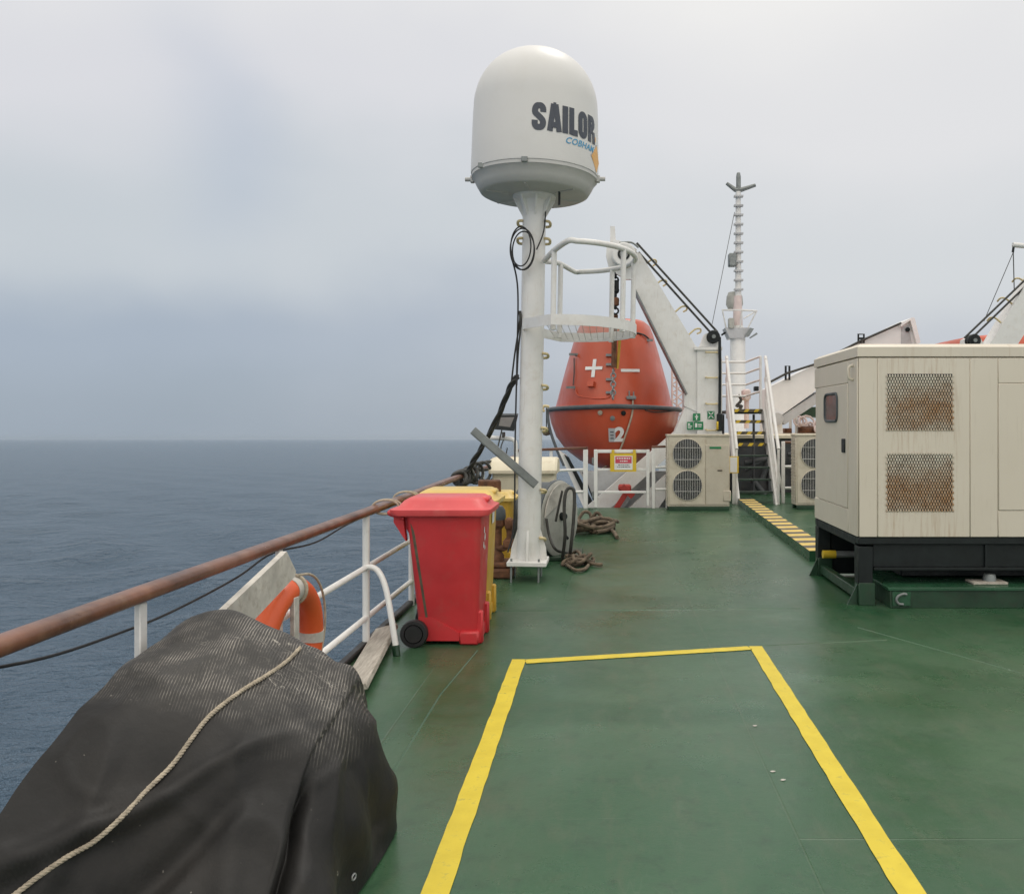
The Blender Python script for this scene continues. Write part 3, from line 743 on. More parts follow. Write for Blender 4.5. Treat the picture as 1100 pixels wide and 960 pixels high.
def wrap(mb, a_c, z_c, eps=.004):
    """flat x,y drawing laid onto the dome wall round angle a_c (from -Y towards +X)"""
    o = []
    for p in mb.v:
        z = z_c + p.y; r = dome_r(z) + eps + p.z; a = a_c + p.x / .655
        o.append(Vector((MX + r * math.sin(a), MY - r * math.cos(a), z)))
    mb.v = o; return mb
def poly_fill(mb, x0, y0, pts, nx=3):
    pass
def glyph(mb, ox, W, H, strokes, t):
    """thick strokes as chains of quads, each finely cut so that they follow the dome"""
    for si, st in enumerate(strokes):
        P = [Vector((ox + x * W, y * H, .0008 * si)) for x, y in st]
        m = len(P); Lr, Rr = [], []
        for i, p in enumerate(P):
            a = (p - P[i - 1]).normalized() if i else (P[1] - P[0]).normalized()
            b = (P[i + 1] - p).normalized() if i < m - 1 else a
            tg = (a + b).normalized() if (a + b).length > 1e-4 else b
            nrm = Vector((-tg.y, tg.x, 0)); k = t / 2 / max(.5, abs(nrm.dot(Vector((-b.y, b.x, 0)))))
            Lr.append(p + nrm * k); Rr.append(p - nrm * k)
        mb.add(Lr + Rr, [[i, i + 1, m + i + 1, m + i] for i in range(m - 1)])
def lin(a, b, n=6): return [(a[0] + (b[0] - a[0]) * i / n, a[1] + (b[1] - a[1]) * i / n) for i in range(n + 1)]
def arcp(cx, cy, rx, ry, a0, a1, n=12): return [(cx + rx * math.cos(R(a0 + (a1 - a0) * i / n)), cy + ry * math.sin(R(a0 + (a1 - a0) * i / n))) for i in range(n + 1)]
H = .268; T_ = .060
let = MB(); x = 0
W = .135
i_ = T_ / 2 / W; j_ = T_ / 2 / H
S_ = catmull([Vector((a, b, 0)) for a, b in ((.80, .66), (.79, .80), (.66, .885), (.5, .895), (.33, .875), (.22, .76), (.24, .63), (.42, .54), (.62, .45), (.77, .35), (.78, .22), (.67, .125), (.5, .105), (.33, .12), (.21, .21), (.20, .36))], 4)[0]
glyph(let, x, W, H, [[(p.x, p.y) for p in S_]], T_ * .98)
x += W + .012; W = .150
glyph(let, x, W, H, [lin((.18, 0), (.43, 1)), lin((.82, 0), (.57, 1)), lin((.40, .955), (.60, .955), 2), lin((.3, .24), (.7, .24), 3)], T_ * .92)
x += W + .010; W = .056
glyph(let, x, W, H, [lin((.5, 0), (.5, 1))], T_ * 1.05)
x += W + .016; W = .105
i_ = T_ / 2 / W
glyph(let, x, W, H, [lin((i_, 0), (i_, 1)), lin((i_, j_ * .9), (1, j_ * .9), 4)], T_)
x += W + .008; W = .135
i_ = T_ / 2 / W
glyph(let, x, W, H, [arcp(.5, .72, .5 - i_, .28 - j_, 0, 180, 12) + arcp(.5, .28, .5 - i_, .28 - j_, 180, 360, 12) + [(1 - i_, .72)]], T_)
x += W + .014; W = .140
i_ = T_ / 2 / W
glyph(let, x, W, H, [lin((i_, 0), (i_, 1)), [(i_, 1 - j_), (.5, 1 - j_)] + arcp(.55, .74, .45 - i_, .26 - j_, 85, -85, 10) + [(.5, .46), (i_, .46)], lin((.80, .44), (.86, 0), 5)], T_)
x += W
centre(let)
glyph_w = x
part('lettering', wrap(let, A0 + R(31), 4.60), m_ink, ms, fix=False, sharp=180)
dot = MB().add([(0, 0, 0), (.02, 0, 0), (.02, .05, 0), (0, .05, 0)], [[0, 1, 2, 3]])
part('label_dot', wrap(dot, A0 + R(31) + (glyph_w / 2 + .012) / .655, 4.495), m_amber, ms, fix=False)
cb = text_mb('COBHAM', .115, shear=.35, bold=.0015, spacing=1.05)
cw, _ = centre(cb)
for p in cb.v: p.x *= .42 / cw; p.y *= .78
part('maker_lettering', wrap(cb, A0 + R(45), 4.40), m_blue, ms, fix=False, sharp=180)
wl = MB(); 
def disk_tri(s_, e): return MB().add([(-s_, 0, e), (0, -s_, e), (s_, 0, e), (0, s_, e)], [[0, 1, 3], [1, 2, 3]])
part('warning_label_edge', wrap(disk_tri(.15, 0), A0 + R(70), 4.33), m_ink, ms, fix=False)
part('warning_label', wrap(disk_tri(.138, .003), A0 + R(70), 4.33), m_amber, ms, fix=False)
part('antenna_stub', MB().cyl((MX + .27, MY - .2, 4.02), (MX + .27, MY - .2, 3.85), .012, 10), m_dark, ms)
for z in (.42, .92, 1.56, 2.0, 2.33, 3.52, 3.70):
    for sgn in ((1,) if z < 3 else (1, -1)):
        o_ = Vector((MX + sgn * .112, MY, z))
        part('step_rung', MB().tube([o_ + Vector((0, -.05, .02)), o_ + Vector((sgn * .045, -.05, .015)), o_ + Vector((sgn * .058, 0, 0)), o_ + Vector((sgn * .045, .05, -.015)), o_ + Vector((0, .05, -.02))], .015, 8, 4), m_yrung, ms)
ms.rotation_euler.y = R(.95)
# basket platform: D-shaped, grating floor, toe band, rails
BX0, BX1, BH = MX - .08, MX + 1.09, .70
RY, CY = .88, MY + .18
def dshape(inset, n=28):
    cx = BX1 - BH
    o = [Vector((BX0, MY - .26 + inset, 0)), Vector((cx - .15, CY - RY + inset, 0))]
    o += [Vector((cx + (BH - inset) * math.sin(a), CY - (RY - inset) * math.cos(a), 0)) for a in np.linspace(0, math.pi, n)]
    return o + [Vector((cx - .15, CY + RY - inset, 0)), Vector((BX0, MY + .26 - inset, 0))]
pl = part('platform', MB(), m_white, ms)
outer, inner = dshape(0), dshape(.012); zf0, zf1 = 2.575, 2.68
def up(P, z): return [Vector((p.x, p.y, z)) for p in P]
tb = MB(); n = len(outer)
tb.add(up(outer, zf0) + up(outer, zf1) + up(inner, zf0) + up(inner, zf1), [[i, (i + 1) % n, n + (i + 1) % n, n + i] for i in range(n)] + [[2 * n + i, 3 * n + i, 3 * n + (i + 1) % n, 2 * n + (i + 1) % n] for i in range(n)] + [[n + i, n + (i + 1) % n, 3 * n + (i + 1) % n, 3 * n + i] for i in range(n)] + [[i, 2 * n + i, 2 * n + (i + 1) % n, (i + 1) % n] for i in range(n)])
pl.data = tb.mesh('platform', ORGM); pl.data.materials.append(m_white)
gt = MB()
def yspan(x):
    ys_ = []
    P = inner
    for a, b in zip(P, P[1:] + P[:1]):
        if (a.x - x) * (b.x - x) < 0: ys_.append(a.y + (b.y - a.y) * (x - a.x) / (b.x - a.x))
    return (min(ys_), max(ys_)) if len(ys_) >= 2 else None
for x_ in np.arange(BX0 + .26, BX1 - .01, .07):
    s_ = yspan(x_)
    if s_: gt.bar((x_, s_[0], zf0 + .03), (x_, s_[1], zf0 + .03), .004, .004)
def xspan(y):
    xs_ = []
    for a, b in zip(inner, inner[1:] + inner[:1]):
        if (a.y - y) * (b.y - y) < 0: xs_.append(a.x + (b.x - a.x) * (y - a.y) / (b.y - a.y))
    return (min(xs_), max(xs_)) if len(xs_) >= 2 else None
for y_ in np.arange(CY - RY + .05, CY + RY, .11):
    s_ = xspan(y_)
    if s_: gt.bar((max(s_[0], BX0 + .26), y_, zf0 + .033), (s_[1], y_, zf0 + .034), .004, .004)
part('grating', gt, m_wire, pl)
mid_ = dshape(.025)
zr = 3.39
rt = [Vector((MX + .12, MY - .10, zr - .09)), Vector((BX0 + .32, MY - .40, zr - .04))] + [Vector((p.x, p.y, zr)) for p in mid_[2:-2]] + [Vector((BX0 + .32, MY + .40, zr - .02)), Vector((MX + .12, MY + .10, zr - .06))]
part('top_rail', MB().tube(rt, .028, 12, 3), m_white, ms)
for p in (Vector((BX0 + .32, MY - .40, -.03)), mid_[10], mid_[17], mid_[-9], Vector((BX0 + .34, MY + .42, -.02))):
    part('rail_post', MB().cyl((p.x, p.y, zf1 - .12), (p.x, p.y, zr + p.z), .028, 12), m_white, ms)
# cables at the mast
ck = MB()
for k, (r1, r2, ox, oz) in enumerate(((.125, .21, 0, 0), (.115, .195, .015, -.02), (.105, .20, -.01, .02))):
    ck.tube([Vector((MX - .045 + ox + r1 * math.cos(a), MY - .19 - .02 * k - .03 * math.cos(a), 3.40 + oz + r2 * math.sin(a))) for a in np.linspace(0, 2 * math.pi, 33)[:-1]], .0075, 7, 2, True)
ck.tube([(MX + .10, MY - .16, 3.40), (MX + .17, MY - .12, 3.6), (MX + .19, MY - .05, 3.9), (MX + .2, MY - .02, 4.02)], .0075, 7, 6)
ck.tube([(MX - .15, MY - .15, 3.3), (MX - .10, MY - .09, 3.0), (MX - .11, MY - .07, 2.3), (MX - .13, MY - .07, 1.4), (MX - .14, MY - .08, .6), (MX - .2, MY - .12, .3)], .009, 7, 8)
solo('cable_coil', ck, m_black, 'black cable coiled high on the white mast beside the basket platform', 'cable')
hv = MB(); e1 = Vector((RX + .02, 10.45, .99)); k0 = at(556, 404, 9.0)
for k in range(3):
    pts = [k0, at(548, 416, 9.1), at(536, 445, 9.5), at(519, 478, 10.0), at(506, 500, 10.35), e1 + Vector((.03 * k, .12 * k, 0))]
    P, _ = catmull([Vector(p) for p in pts], 14); Q = []
    for i, p in enumerate(P):
        t = (P[min(i + 1, len(P) - 1)] - P[max(i - 1, 0)]).normalized(); u = t.cross(Vector((0, 1, 0))).normalized(); v = t.cross(u); a = i * .22 + k * 2.094
        Q.append(p + (u * math.cos(a) + v * math.sin(a)) * .017)
    hv.tube(Q, .0165, 8)
for a, b, c in ((558, 553, 549), (559.5, 556.5, 555)):
    hv.tube([at(a - .5, 334, 8.95), at(a + .3, 345, 8.95), at(b, 380, 8.97), at(c, 414, 9.05)], .0095, 7, 5)
solo('heavy_cable', hv, m_hose, 'thick dark cable bundle sloping from the white mast down to the handrail', 'cable')
kn = MB()
for k in range(7):
    y_ = 10.3 + .13 * k + random.uniform(-.04, .04); rr2 = .085 + random.uniform(-.015, .03)
    kn.tube([Vector((RX + rr2 * math.cos(a), y_ + .05 * math.sin(2 * a + k), RZ - .02 + (rr2) * math.sin(a))) for a in np.linspace(0, 2 * math.pi, 15)[:-1]], .024, 8, 2, True)
for k in range(3):
    kn.tube([Vector((RX + .07 + .05 * k + .12 * math.cos(a) * (.6 + .2 * k), 11.1 + .2 * k + .12 * math.cos(a), RZ + .0 + .13 * math.sin(a))) for a in np.linspace(0, 2 * math.pi, 15)[:-1]], .02, 8, 2, True)
kn.tube([(RX, 10.5, .93), (RX + .05, 10.5, .7), (RX + .02, 10.6, .4)], .04, 8, 4)
kn.tube([(RX + .06, 11.3, 1.02), (RX + .14, 11.7, 1.0), (RX + .2, 12.4, 1.03), (RX + .12, 13.2, 1.05), (RX + .08, 14.2, 1.02), (RX + .06, 15, 1.0)], .02, 8, 5)
solo('rope_bundle', kn, m_hose, 'dark rope bundle knotted round the wooden handrail behind the bins', 'rope')
solo('channel_bar', MB().bar(at(508, 462, 8.80), at(576, 521, 8.80), .03, .085, (0, 0, 1), .004).bar(at(508, 462, 8.76), at(576, 521, 8.76), .012, .06, (0, 0, 1)), m_grey, 'grey metal channel bar tilted across the front of the white mast', 'metal bar')

# ------------------------------------------------------------------ floodlight, locker, drum, ropes
fs = thing('floodlight', 'black square floodlight on a white pipe bracket above the handrail', 'floodlight', (-1.67, 14, .98))
part('pipe_frame', MB().tube([at(523, 470, 14), at(545, 471, 14), at(552, 473, 14), at(554, 480, 14), at(554, 500, 14)], .035, 10, 4), m_whitec, fs)
hs = MB(); a, b, c, d = at(536, 446, 13.95), at(556, 446, 13.95), at(552, 463, 13.9), at(529, 461, 13.9)
hs.prism([a, b, c, d], (.0, .14, .03)); part('housing', hs, m_dark, fs)
g = [a.lerp(c, .13) + Vector((0, -.004, 0)), b.lerp(d, .13) + Vector((0, -.004, 0)), c.lerp(a, .25) + Vector((0, -.004, 0)), d.lerp(b, .25) + Vector((0, -.004, 0))]
part('lens', MB().prism(g, (0, .003, 0)), m_glass, fs)
part('yoke', MB().bar(at(541, 464, 13.95), at(541, 470, 13.95), .2, .03).tube([at(539, 462, 13.9), at(536, 475, 13.85), at(533, 487, 13.8)], .012, 7, 4).tube([at(541, 472, 13.9), at(538, 482, 13.9), at(543, 488, 13.9), at(545, 481, 13.9)], .01, 7, 4), m_hose, fs)

lk = thing('deck_locker', 'cream fibreglass deck locker with a rounded white lid behind the mast', 'locker', (-1.1, 11.7, 0))
part('cabinet', MB().box(-1.52, -.70, 11.45, 12.05, 0, .98, .03).box(-1.50, -.72, 11.43, 11.46, .10, .90, .01), m_locker, lk)
ld = MB(); ring = []
for x_ in (-1.56, -1.53, -.69, -.66):
    k = .02 if x_ in (-1.56, -.66) else 0
    ring.append([Vector((x_, y_, z_)) for y_, z_ in ((11.38 + k, .96), (11.38 + k, 1.0), (11.47 + k, 1.10 - k), (11.6, 1.16 - k), (11.95, 1.16 - k), (12.1 - k, 1.08 - k), (12.1 - k, .96))])
ld.loft(ring); part('lid', ld, m_locker, lk, sharp=25)
part('clasp', MB().box(-1.15, -1.05, 11.36, 11.40, .90, 1.02, .006), m_grey, lk)

dn = Vector((.90, -.43, .02)).normalized(); dc = Vector((-.56, 10.42, .475))
dr = thing('hose_drum', 'big grey drum standing on edge with slate rim behind the white mast', 'drum', (-.66, 10.5, 0))
part('rim', MB().lathe([(.30, .0), (.43, .0), (.465, -.02), (.47, -.06), (.44, -.12), (.44, -.30), (.47, -.36), (.465, -.42), (.42, -.44), (.3, -.44)], dc, 48, dn), m_slate, dr)
part('face', MB().lathe([(.0, .012), (.10, .012), (.12, .004), (.44, .004), (.46, -.01)], dc, 48, dn), m_drum, dr)
part('hub', MB().lathe([(.05, .0), (.05, .06), (.03, .08), (.0, .08)], dc + Vector((0, 0, .03)), 16, dn), m_dark, dr)
sx = dn.cross(Vector((0, 0, 1))).normalized()
cap_ = [dc + dn * .02 + (sx * math.cos(R(a)) + Vector((0, 0, 1)) * math.sin(R(a))) * .43 for a in np.linspace(8, 130, 18)]
part('cover', MB().prism(cap_, dn * .012), m_board, dr)
part('cradle', MB().box(-1.05, -.3, 10.2, 10.9, 0, .05, .01), m_dgreen, dr)
part('bracket', MB().bar(dc + dn * .03 + Vector((.03, 0, -.20)), dc + dn * .03 + Vector((.07, 0, -.24)), .05, .03), m_dark, dr)

def G(px, py, z=.03):
    Y = (CAMZ - z) * F / (py - VY); return Vector(((px - VX) / F * Y, Y, z))
hz_ = MB()
hz_.tube([G(604, 600, .05), at(607, 575, 9.95), at(606, 545, 9.95), at(608, 528, 9.98), at(613, 524, 10.0), at(617, 530, 9.98), at(616, 560, 9.95), at(613, 590, 9.95), G(612, 598, .05)], .02, 9, 7)
hz_.tube([at(604, 527, 10.0), at(600, 545, 10.0), at(597, 560, 10.02)], .014, 8, 5)
hz_.tube([at(587, 557, 10.05), at(590, 575, 10.0), at(597, 590, 9.9), G(610, 594, .06), G(618, 600, .04)], .016, 8, 6)
solo('hose', hz_, m_hose, 'dark hose looped over the grey drum and hanging to the deck', 'hose')
def heap(c, rx, ry, hgt, n, rad, seed, tails=()):
    rs = random.Random(seed); mb = MB()
    for k in range(n):
        a0 = rs.uniform(0, 6.28); ex, ey = rs.uniform(.35, 1) * rx, rs.uniform(.35, 1) * ry; ph = rs.uniform(0, 6.28)
        ox, oy = rs.uniform(-.3, .3) * rx, rs.uniform(-.3, .3) * ry; zb = rad + hgt * k / n
        pts = [Vector((c[0] + ox + ex * math.cos(a), c[1] + oy + ey * math.sin(a + ph * .2), max(rad, zb + .03 * math.sin(2 * a + ph)))) for a in [a0 + i * .55 for i in range(rs.randint(8, 11))]]
        mb.tube(pts, rad, 8, 4)
    for t in tails: mb.tube(t, rad, 8, 5)
    return mb
c_ = G(622, 604)
solo('mooring_rope', heap(c_, .17, .20, .10, 7, .019, 4, ([G(612, 598), G(620, 592, .12), G(628, 602, .05), G(640, 606), G(647, 606)], [G(608, 606), G(618, 612), G(628, 611), G(632, 607)])), m_rope2, 'small tangle of brown rope on the deck at the foot of the drum', 'rope', 'rope heaps on the deck')
c_ = G(640, 570)
solo('mooring_rope', heap(c_, .36, .40, .18, 13, .027, 9, ([G(650, 566), G(658, 570, .05), G(663, 577)], [at(620, 560, 13.3), at(627, 550, 13.4), at(634, 552, 13.4), at(638, 566, 13.3)], [G(632, 566), at(640, 551, 13.2), at(646, 556, 13.2), G(646, 568)])), m_rope2, 'large heap of brown knotted rope on the deck near the end gate', 'rope', 'rope heaps on the deck')

# ------------------------------------------------------------------ deck-end railing and gate
YR = 16.5
def post(mb, px, z1, y=YR, r=.03):
    X = (px - VX) / F * y; mb.box(X - r, X + r, y - r, y + r, 0, z1, .006); return X
ra = thing('deck_end_railing', 'white end railing with a brown top rail left of the gate', 'railing', (-1.0, YR, 0))
X0, X1 = RX, (629 - VX) / F * YR
part('top_rail', MB().bar((X0, YR, 1.10), (X1 + .04, YR, 1.15), .09, .05, bev=.01), m_wood, ra)
for px in (556, 592, 629):
    mb = MB(); post(mb, px, 1.12, r=.045 if px == 629 else .028); part('post', mb, m_whitec, ra)
for z in (.30, .72):
    part('rail_bar', MB().tube([(X0, YR, z - .03), (X1, YR, z + .02)], .026, 10), m_whitec, ra)
gt_ = thing('deck_gate', 'white barred gate in the end railing holding the yellow sign', 'gate', (.3, YR, 0))
g0, g1 = (640 - VX) / F * YR, (696 - VX) / F * YR
part('frame', MB().box(g0 - .035, g0 + .035, YR - .03, YR + .03, .02, 1.12, .006).box(g1 - .03, g1 + .03, YR - .03, YR + .03, .05, 1.12, .006).box(g0 + .037, g1 - .032, YR - .028, YR + .028, 1.055, 1.118, .006), m_whitec, gt_)
for z in (.31, .74): part('bar', MB().box(g0 + .037, g1 - .032, YR - .022, YR + .022, z - .022, z + .022, .006), m_whitec, gt_)
part('hinge', MB().cyl((g0 - .055, YR, .2), (g0 - .055, YR, .32), .02, 10).cyl((g0 - .055, YR, .85), (g0 - .055, YR, .97), .02, 10), m_grey, gt_)
ra2 = thing('deck_end_railing', 'white end railing section between the gate and the first air conditioner', 'railing', (1.3, YR, 0))
part('top_rail', MB().bar(((700 - VX) / F * YR, YR, 1.17), ((745 - VX) / F * YR, YR, 1.19), .08, .045, bev=.01), m_wood, ra2)
for px in (702, 745):
    mb = MB(); post(mb, px, 1.15, r=.032); part('post', mb, m_whitec, ra2)
for z in (.36, .78):
    part('rail_bar', MB().tube([((702 - VX) / F * YR, YR, z), ((745 - VX) / F * YR, YR, z + .01)], .024, 10), m_whitec, ra2)
sg = thing('warning_sign', 'yellow framed sign with red and white panel hung on the white gate', 'sign', (.25, 16.45, .75))
YS = 16.44
def rectp(px0, py0, px1, py1, Y): return [at(px0, py1, Y), at(px1, py1, Y), at(px1, py0, Y), at(px0, py0, Y)]
part('board', MB().prism(rectp(655.5, 487, 683.5, 506.5, YS), (0, .02, 0)), m_syel, sg)
part('hook', MB().prism(rectp(657, 483, 660, 488, YS + .001), (0, .018, 0)).prism(rectp(680, 483, 683, 488, YS + .001), (0, .018, 0)), m_syel, sg)
part('white_panel', MB().prism(rectp(660, 489.5, 679.5, 504.5, YS - .004), (0, .003, 0)), m_swhite, sg)
part('red_panel', MB().prism(rectp(661, 490.3, 678.5, 497.5, YS - .007), (0, .002, 0)), m_sred, sg)
mk = MB(); rs = random.Random(5)
for (ya, yb_, x0, x1) in ((491.6, 492.9, 662.5, 677), (494.6, 495.8, 666, 674)):
    x = x0
    while x < x1:
        w_ = rs.uniform(1.0, 2.2); mk.prism(rectp(x, ya, min(x1, x + w_), yb_, YS - .0095), (0, .002, 0)); x += w_ + .7
part('lettering', mk, m_swhite, sg)
mk = MB()
for (ya, yb_, x0, x1) in ((498.9, 499.7, 664, 676), (501.0, 501.8, 663, 677)):
    x = x0
    while x < x1:
        w_ = rs.uniform(1.0, 2.4); mk.prism(rectp(x, ya, min(x1, x + w_), yb_, YS - .0065), (0, .002, 0)); x += w_ + .6
part('small_lettering', mk, m_ink, sg)

# ------------------------------------------------------------------ davit
def poly(pts, Y, th): return MB().prism([at(a, b, Y) for a, b in pts], (0, th, 0))
dv = thing('boat_davit', 'tall white davit crane arm leaning over the left orange lifeboat', 'davit', (2.0, 17.3, 0), 'lifeboat davits')
YD = 17.2
arm = part('arm', poly([(676, 268), (688, 272), (747, 371), (755, 380), (755, 445), (735, 436), (735, 420), (680, 309)], YD, .42), m_white, dv)
part('arm_flange', MB().bar(at(680, 309, YD - .02), at(737, 424, YD - .02), .03, .46, (0, 1, 0)), m_grey, arm)
part('column', poly([(749, 376), (775, 376), (776, 548), (749, 548)], YD - .05, .5), m_white, dv)
part('column_cap', poly([(746, 372.5), (776, 372.5), (776, 375.8), (746, 375.8)], YD - .09, .58), m_white, dv)
part('cap_head', poly([(752, 372.3), (757, 359), (766, 355), (773, 360), (775, 372.3)], YD + .05, .3), m_white, dv)
part('foot', poly([(753, 420), (753, 548), (715, 548), (722, 470), (736, 437)], YD + .02, .34), m_white, dv)
part('leg', poly([(724, 464), (731, 478), (640, 560), (612, 560)], YD + .06, .24), m_white, dv)
part('leg_brace', poly([(714.8, 510), (714.8, 535), (697, 560), (660, 560)], YD + .10, .18), m_white, dv)
def sheave(name, px, py, r, Y, par, m=m_white):
    c_ = at(px, py, Y)
    o = part(name, MB().lathe([(r * .25, -.10), (r * .9, -.10), (r, -.08), (r * .86, -.02), (r * .86, .02), (r, .08), (r * .9, .10), (r * .25, .10)], c_, 32, (0, 1, 0)), m, par)
    part('pin', MB().cyl(c_ + Vector((0, -.13, 0)), c_ + Vector((0, .13, 0)), r * .3, 14), m_grey, o)
    part('hub_plate', MB().lathe([(r * .34, .101), (r * .34, .112), (r * .52, .112), (r * .52, .101)], c_, 20, (0, -1, 0), cap=False), m_dark, o); return o
sheave('sheave', 670, 274, .235, YD - .14, dv)
part('head_cheek', poly([(652, 262), (658, 258), (664, 258), (676, 262), (684, 268), (680, 300), (672, 300), (662, 294), (654, 287), (651, 275)], YD + .0, .10), m_white, dv)
part('head_fin', poly([(655.5, 243), (660.5, 243), (661.5, 259), (655.5, 259)], YD + .1, .05), m_white, dv)
part('head_guard', MB().tube([at(665, 261, YD - .2), at(678, 260.5, YD - .2), at(686, 266, YD - .2)], .02, 8, 4), m_grey, dv)
sheave('lower_sheave', 766, 362, .13, YD - .02, dv, m_dark)
for k, (o1, o2) in enumerate((((684, 261), (771, 357)), ((686, 271), (764, 358)))):
    part('wire', MB().cyl(at(*o1, YD - .04 + .1 * k), at(*o2, YD - .04 + .1 * k), .022, 8), m_hose, dv)
part('fall_wire', MB().tube([at(773, 362, YD - .1), at(773.5, 400, YD - .12), at(773, 452, YD - .12), at(774, 462, YD - .12)], .03, 8, 3), m_dark, dv)
part('fall_block', MB().box(*sorted((at(770, 0, YD - .2).x, at(776, 0, YD - .2).x)), YD - .28, YD - .14, at(0, 463, YD - .2).z, at(0, 444, YD - .2).z, .02), m_dark, dv)
part('fall_block_tape', MB().box(*sorted((at(769.6, 0, YD - .2).x, at(772, 0, YD - .2).x)), YD - .285, YD - .135, at(0, 462, YD - .2).z, at(0, 452, YD - .2).z, .02), m_syel, dv)
for (px, py) in ((696, 283), (707, 305), (729, 333), (744, 357)):
    p = at(px, py, YD + .1)
    part('rung', MB().tube([p + Vector((-.08, 0, -.05)), p + Vector((.05, 0, .06)), p + Vector((.15, 0, .07)), p + Vector((.17, .1, .02)), p + Vector((.12, .25, .0))], .018, 8, 4), m_yrung, dv)
for py in (379, 406, 434, 462):
    p = at(764, py, YD - .06)
    part('rung', MB().tube([p + Vector((-.10, .02, .02)), p + Vector((-.095, -.12, 0)), p + Vector((.095, -.12, 0)), p + Vector((.10, .02, .02))], .016, 8, 3), m_yrung, dv)
# hanging fall with blocks and hook in front of the boat
fa = MB()
def chain(mb, p, q, w_, n):
    for i in range(n):
        a, b = p.lerp(q, i / n), p.lerp(q, (i + 1.25) / n); c_ = (a + b) / 2; hh = (b - a).length / 2; s_ = Vector((1, 0, 0)) if i % 2 else Vector((.25, 1, 0)).normalized()
        mb.tube([c_ + s_ * (w_ * math.cos(t)) + Vector((0, 0, hh * math.sin(t))) for t in np.linspace(0, 2 * math.pi, 11)[:-1]], w_ * .32, 6, 0, True)
chain(fa, at(661, 292, YD + .05), at(661, 336, YD + .12), .062, 8)
fall = part('chain', fa, m_dark, dv)
part('swivel', MB().lathe([(.05, 0), (.085, .02), (.085, .16), (.05, .18)], at(660.5, 329, YD + .1), 14), m_rust, dv)
part('fall_hook', MB().box(*sorted((at(656.5, 0, YD).x, at(665, 0, YD).x)), YD + .04, YD + .2, at(0, 314, YD).z, at(0, 300, YD).z, .03), m_dark, dv)
part('boat_chain', MB().tube([at(661, 338, YD + .15), at(660, 360, YD + .25), at(659.5, 395, YD + .3)], .055, 8, 4), m_rust, dv)
ch2 = MB(); chain(ch2, at(659, 396, YD + .3), at(658.5, 428, YD + .38), .05, 7); part('hook_link', ch2, m_alu, dv)
part('strap', MB().tube([at(667, 345, YD + .1), at(665, 375, YD + .28), at(663, 396, YD + .34)], .03, 8, 4), m_yel, dv)
part('red_clamp', MB().box(*sorted((at(664, 0, 16.9).x, at(678, 0, 16.9).x)), 16.8, 16.98, at(0, 527, 16.9).z, at(0, 520, 16.9).z, .03).bar(at(676, 524, 16.9), at(658, 552, 16.9), .12, .10).bar(at(668, 522, 16.85), at(680, 533, 16.85), .14, .12), MAT('red clamp paint', (.42, .04, .03), .45), dv)

# lifeboat cradle panel below the boat
cr = thing('boat_cradle', 'light grey sloping cradle panel under the left lifeboat behind the gate', 'cradle', (0, 18, -1))
part('panel', poly([(622, 506), (745, 506), (745, 640), (700, 640)], 17.62, .15), m_lgrey, cr)
part('edge_beam', poly([(600, 484), (608, 489), (648, 565), (636, 566)], 17.55, .22), m_whitec, cr)
part('dark_edge', poly([(606, 488), (611, 491), (646, 556), (640, 558)], 17.5, .04), m_dark, cr)
part('guide_wire', MB().tube([at(626, 507, 17.5), at(645, 556, 17.5)], .014, 8), m_dark, cr)
part('grey_beam', poly([(684, 505), (700, 505), (655, 566), (640, 566)], 17.5, .10), m_lgrey, cr)

# ------------------------------------------------------------------ lifeboats
def superring(W, L_, z, c, n=72, p=2.25):
    o = []
    for i in range(n):
        a = 2 * math.pi * i / n; ca, sa = math.cos(a), math.sin(a)
        o.append(Vector((c[0] + W * math.copysign(abs(ca) ** (2 / p), ca), c[1] + L_ * math.copysign(abs(sa) ** (2 / p), sa), z)))
    return o
bt = thing('lifeboat', 'large enclosed orange lifeboat hanging left under the davit with white cross', 'lifeboat', (.14, 21, 0), 'enclosed lifeboats')
BC = (.17, 21.05); GZ = 1.96
hull_prof = [(.57, .05, 2.0), (.61, .42, 2.45), (.76, .84, 2.80), (1.0, 1.16, 3.04), (1.3, 1.39, 3.22), (1.62, 1.51, 3.34), (GZ - .03, 1.575, 3.42)]
hb_ = MB().loft([superring(W, L_, z, BC, p=2.05) for z, W, L_ in hull_prof])
bh = part('hull', hb_, m_orange, bt)
can_prof = [(GZ - .03, 1.55, 3.40), (GZ + .03, 1.54, 3.395), (GZ + .045, 1.40, 3.30), (2.4, 1.275, 3.16), (2.85, 1.145, 3.0), (3.3, 1.01, 2.84), (3.62, .91, 2.72), (3.79, .84, 2.63), (3.86, .76, 2.52)]
bcn = part('canopy', MB().loft([superring(W, L_, z, BC, p=2.05 + .95 * max(0, z - GZ - .05) ** .5) for z, W, L_ in can_prof]), m_orange, bt)
fen = superring(1.585, 3.44, GZ + .0, BC, p=2.05)
for p_ in fen: p_.z += .035 * max(0, 1 - abs(p_.x - BC[0]) / 1.5) - .03
part('fender', MB().tube(fen, .048, 10, 0, True), m_slate, bt)
BT = [bvh_of(bh), bvh_of(bcn)]
def decal(name, px, py, shapes, m, par, ey=.006, th=.004):
    h_ = hit(BT, px, py)
    if not h_: return
    p, n_, _ = h_; ux = Vector((0, 0, 1)).cross(n_).normalized() * -1
    if ux.x < 0: ux = -ux
    uy = n_.cross(ux); uy = uy if uy.z > 0 else -uy
    mb = MB()
    for (x0, y0, x1, y1) in shapes:
        mb.prism([p + n_ * ey + ux * a + uy * b for a, b in ((x0, y0), (x1, y0), (x1, y1), (x0, y1))], n_ * th)
    return part(name, mb, m, par)
decal('white_cross', 638, 395.5, [(-.19, -.035, .19, .035), (-.038, .037, .038, .20), (-.038, -.20, .038, -.037)], m_swhite, bt)
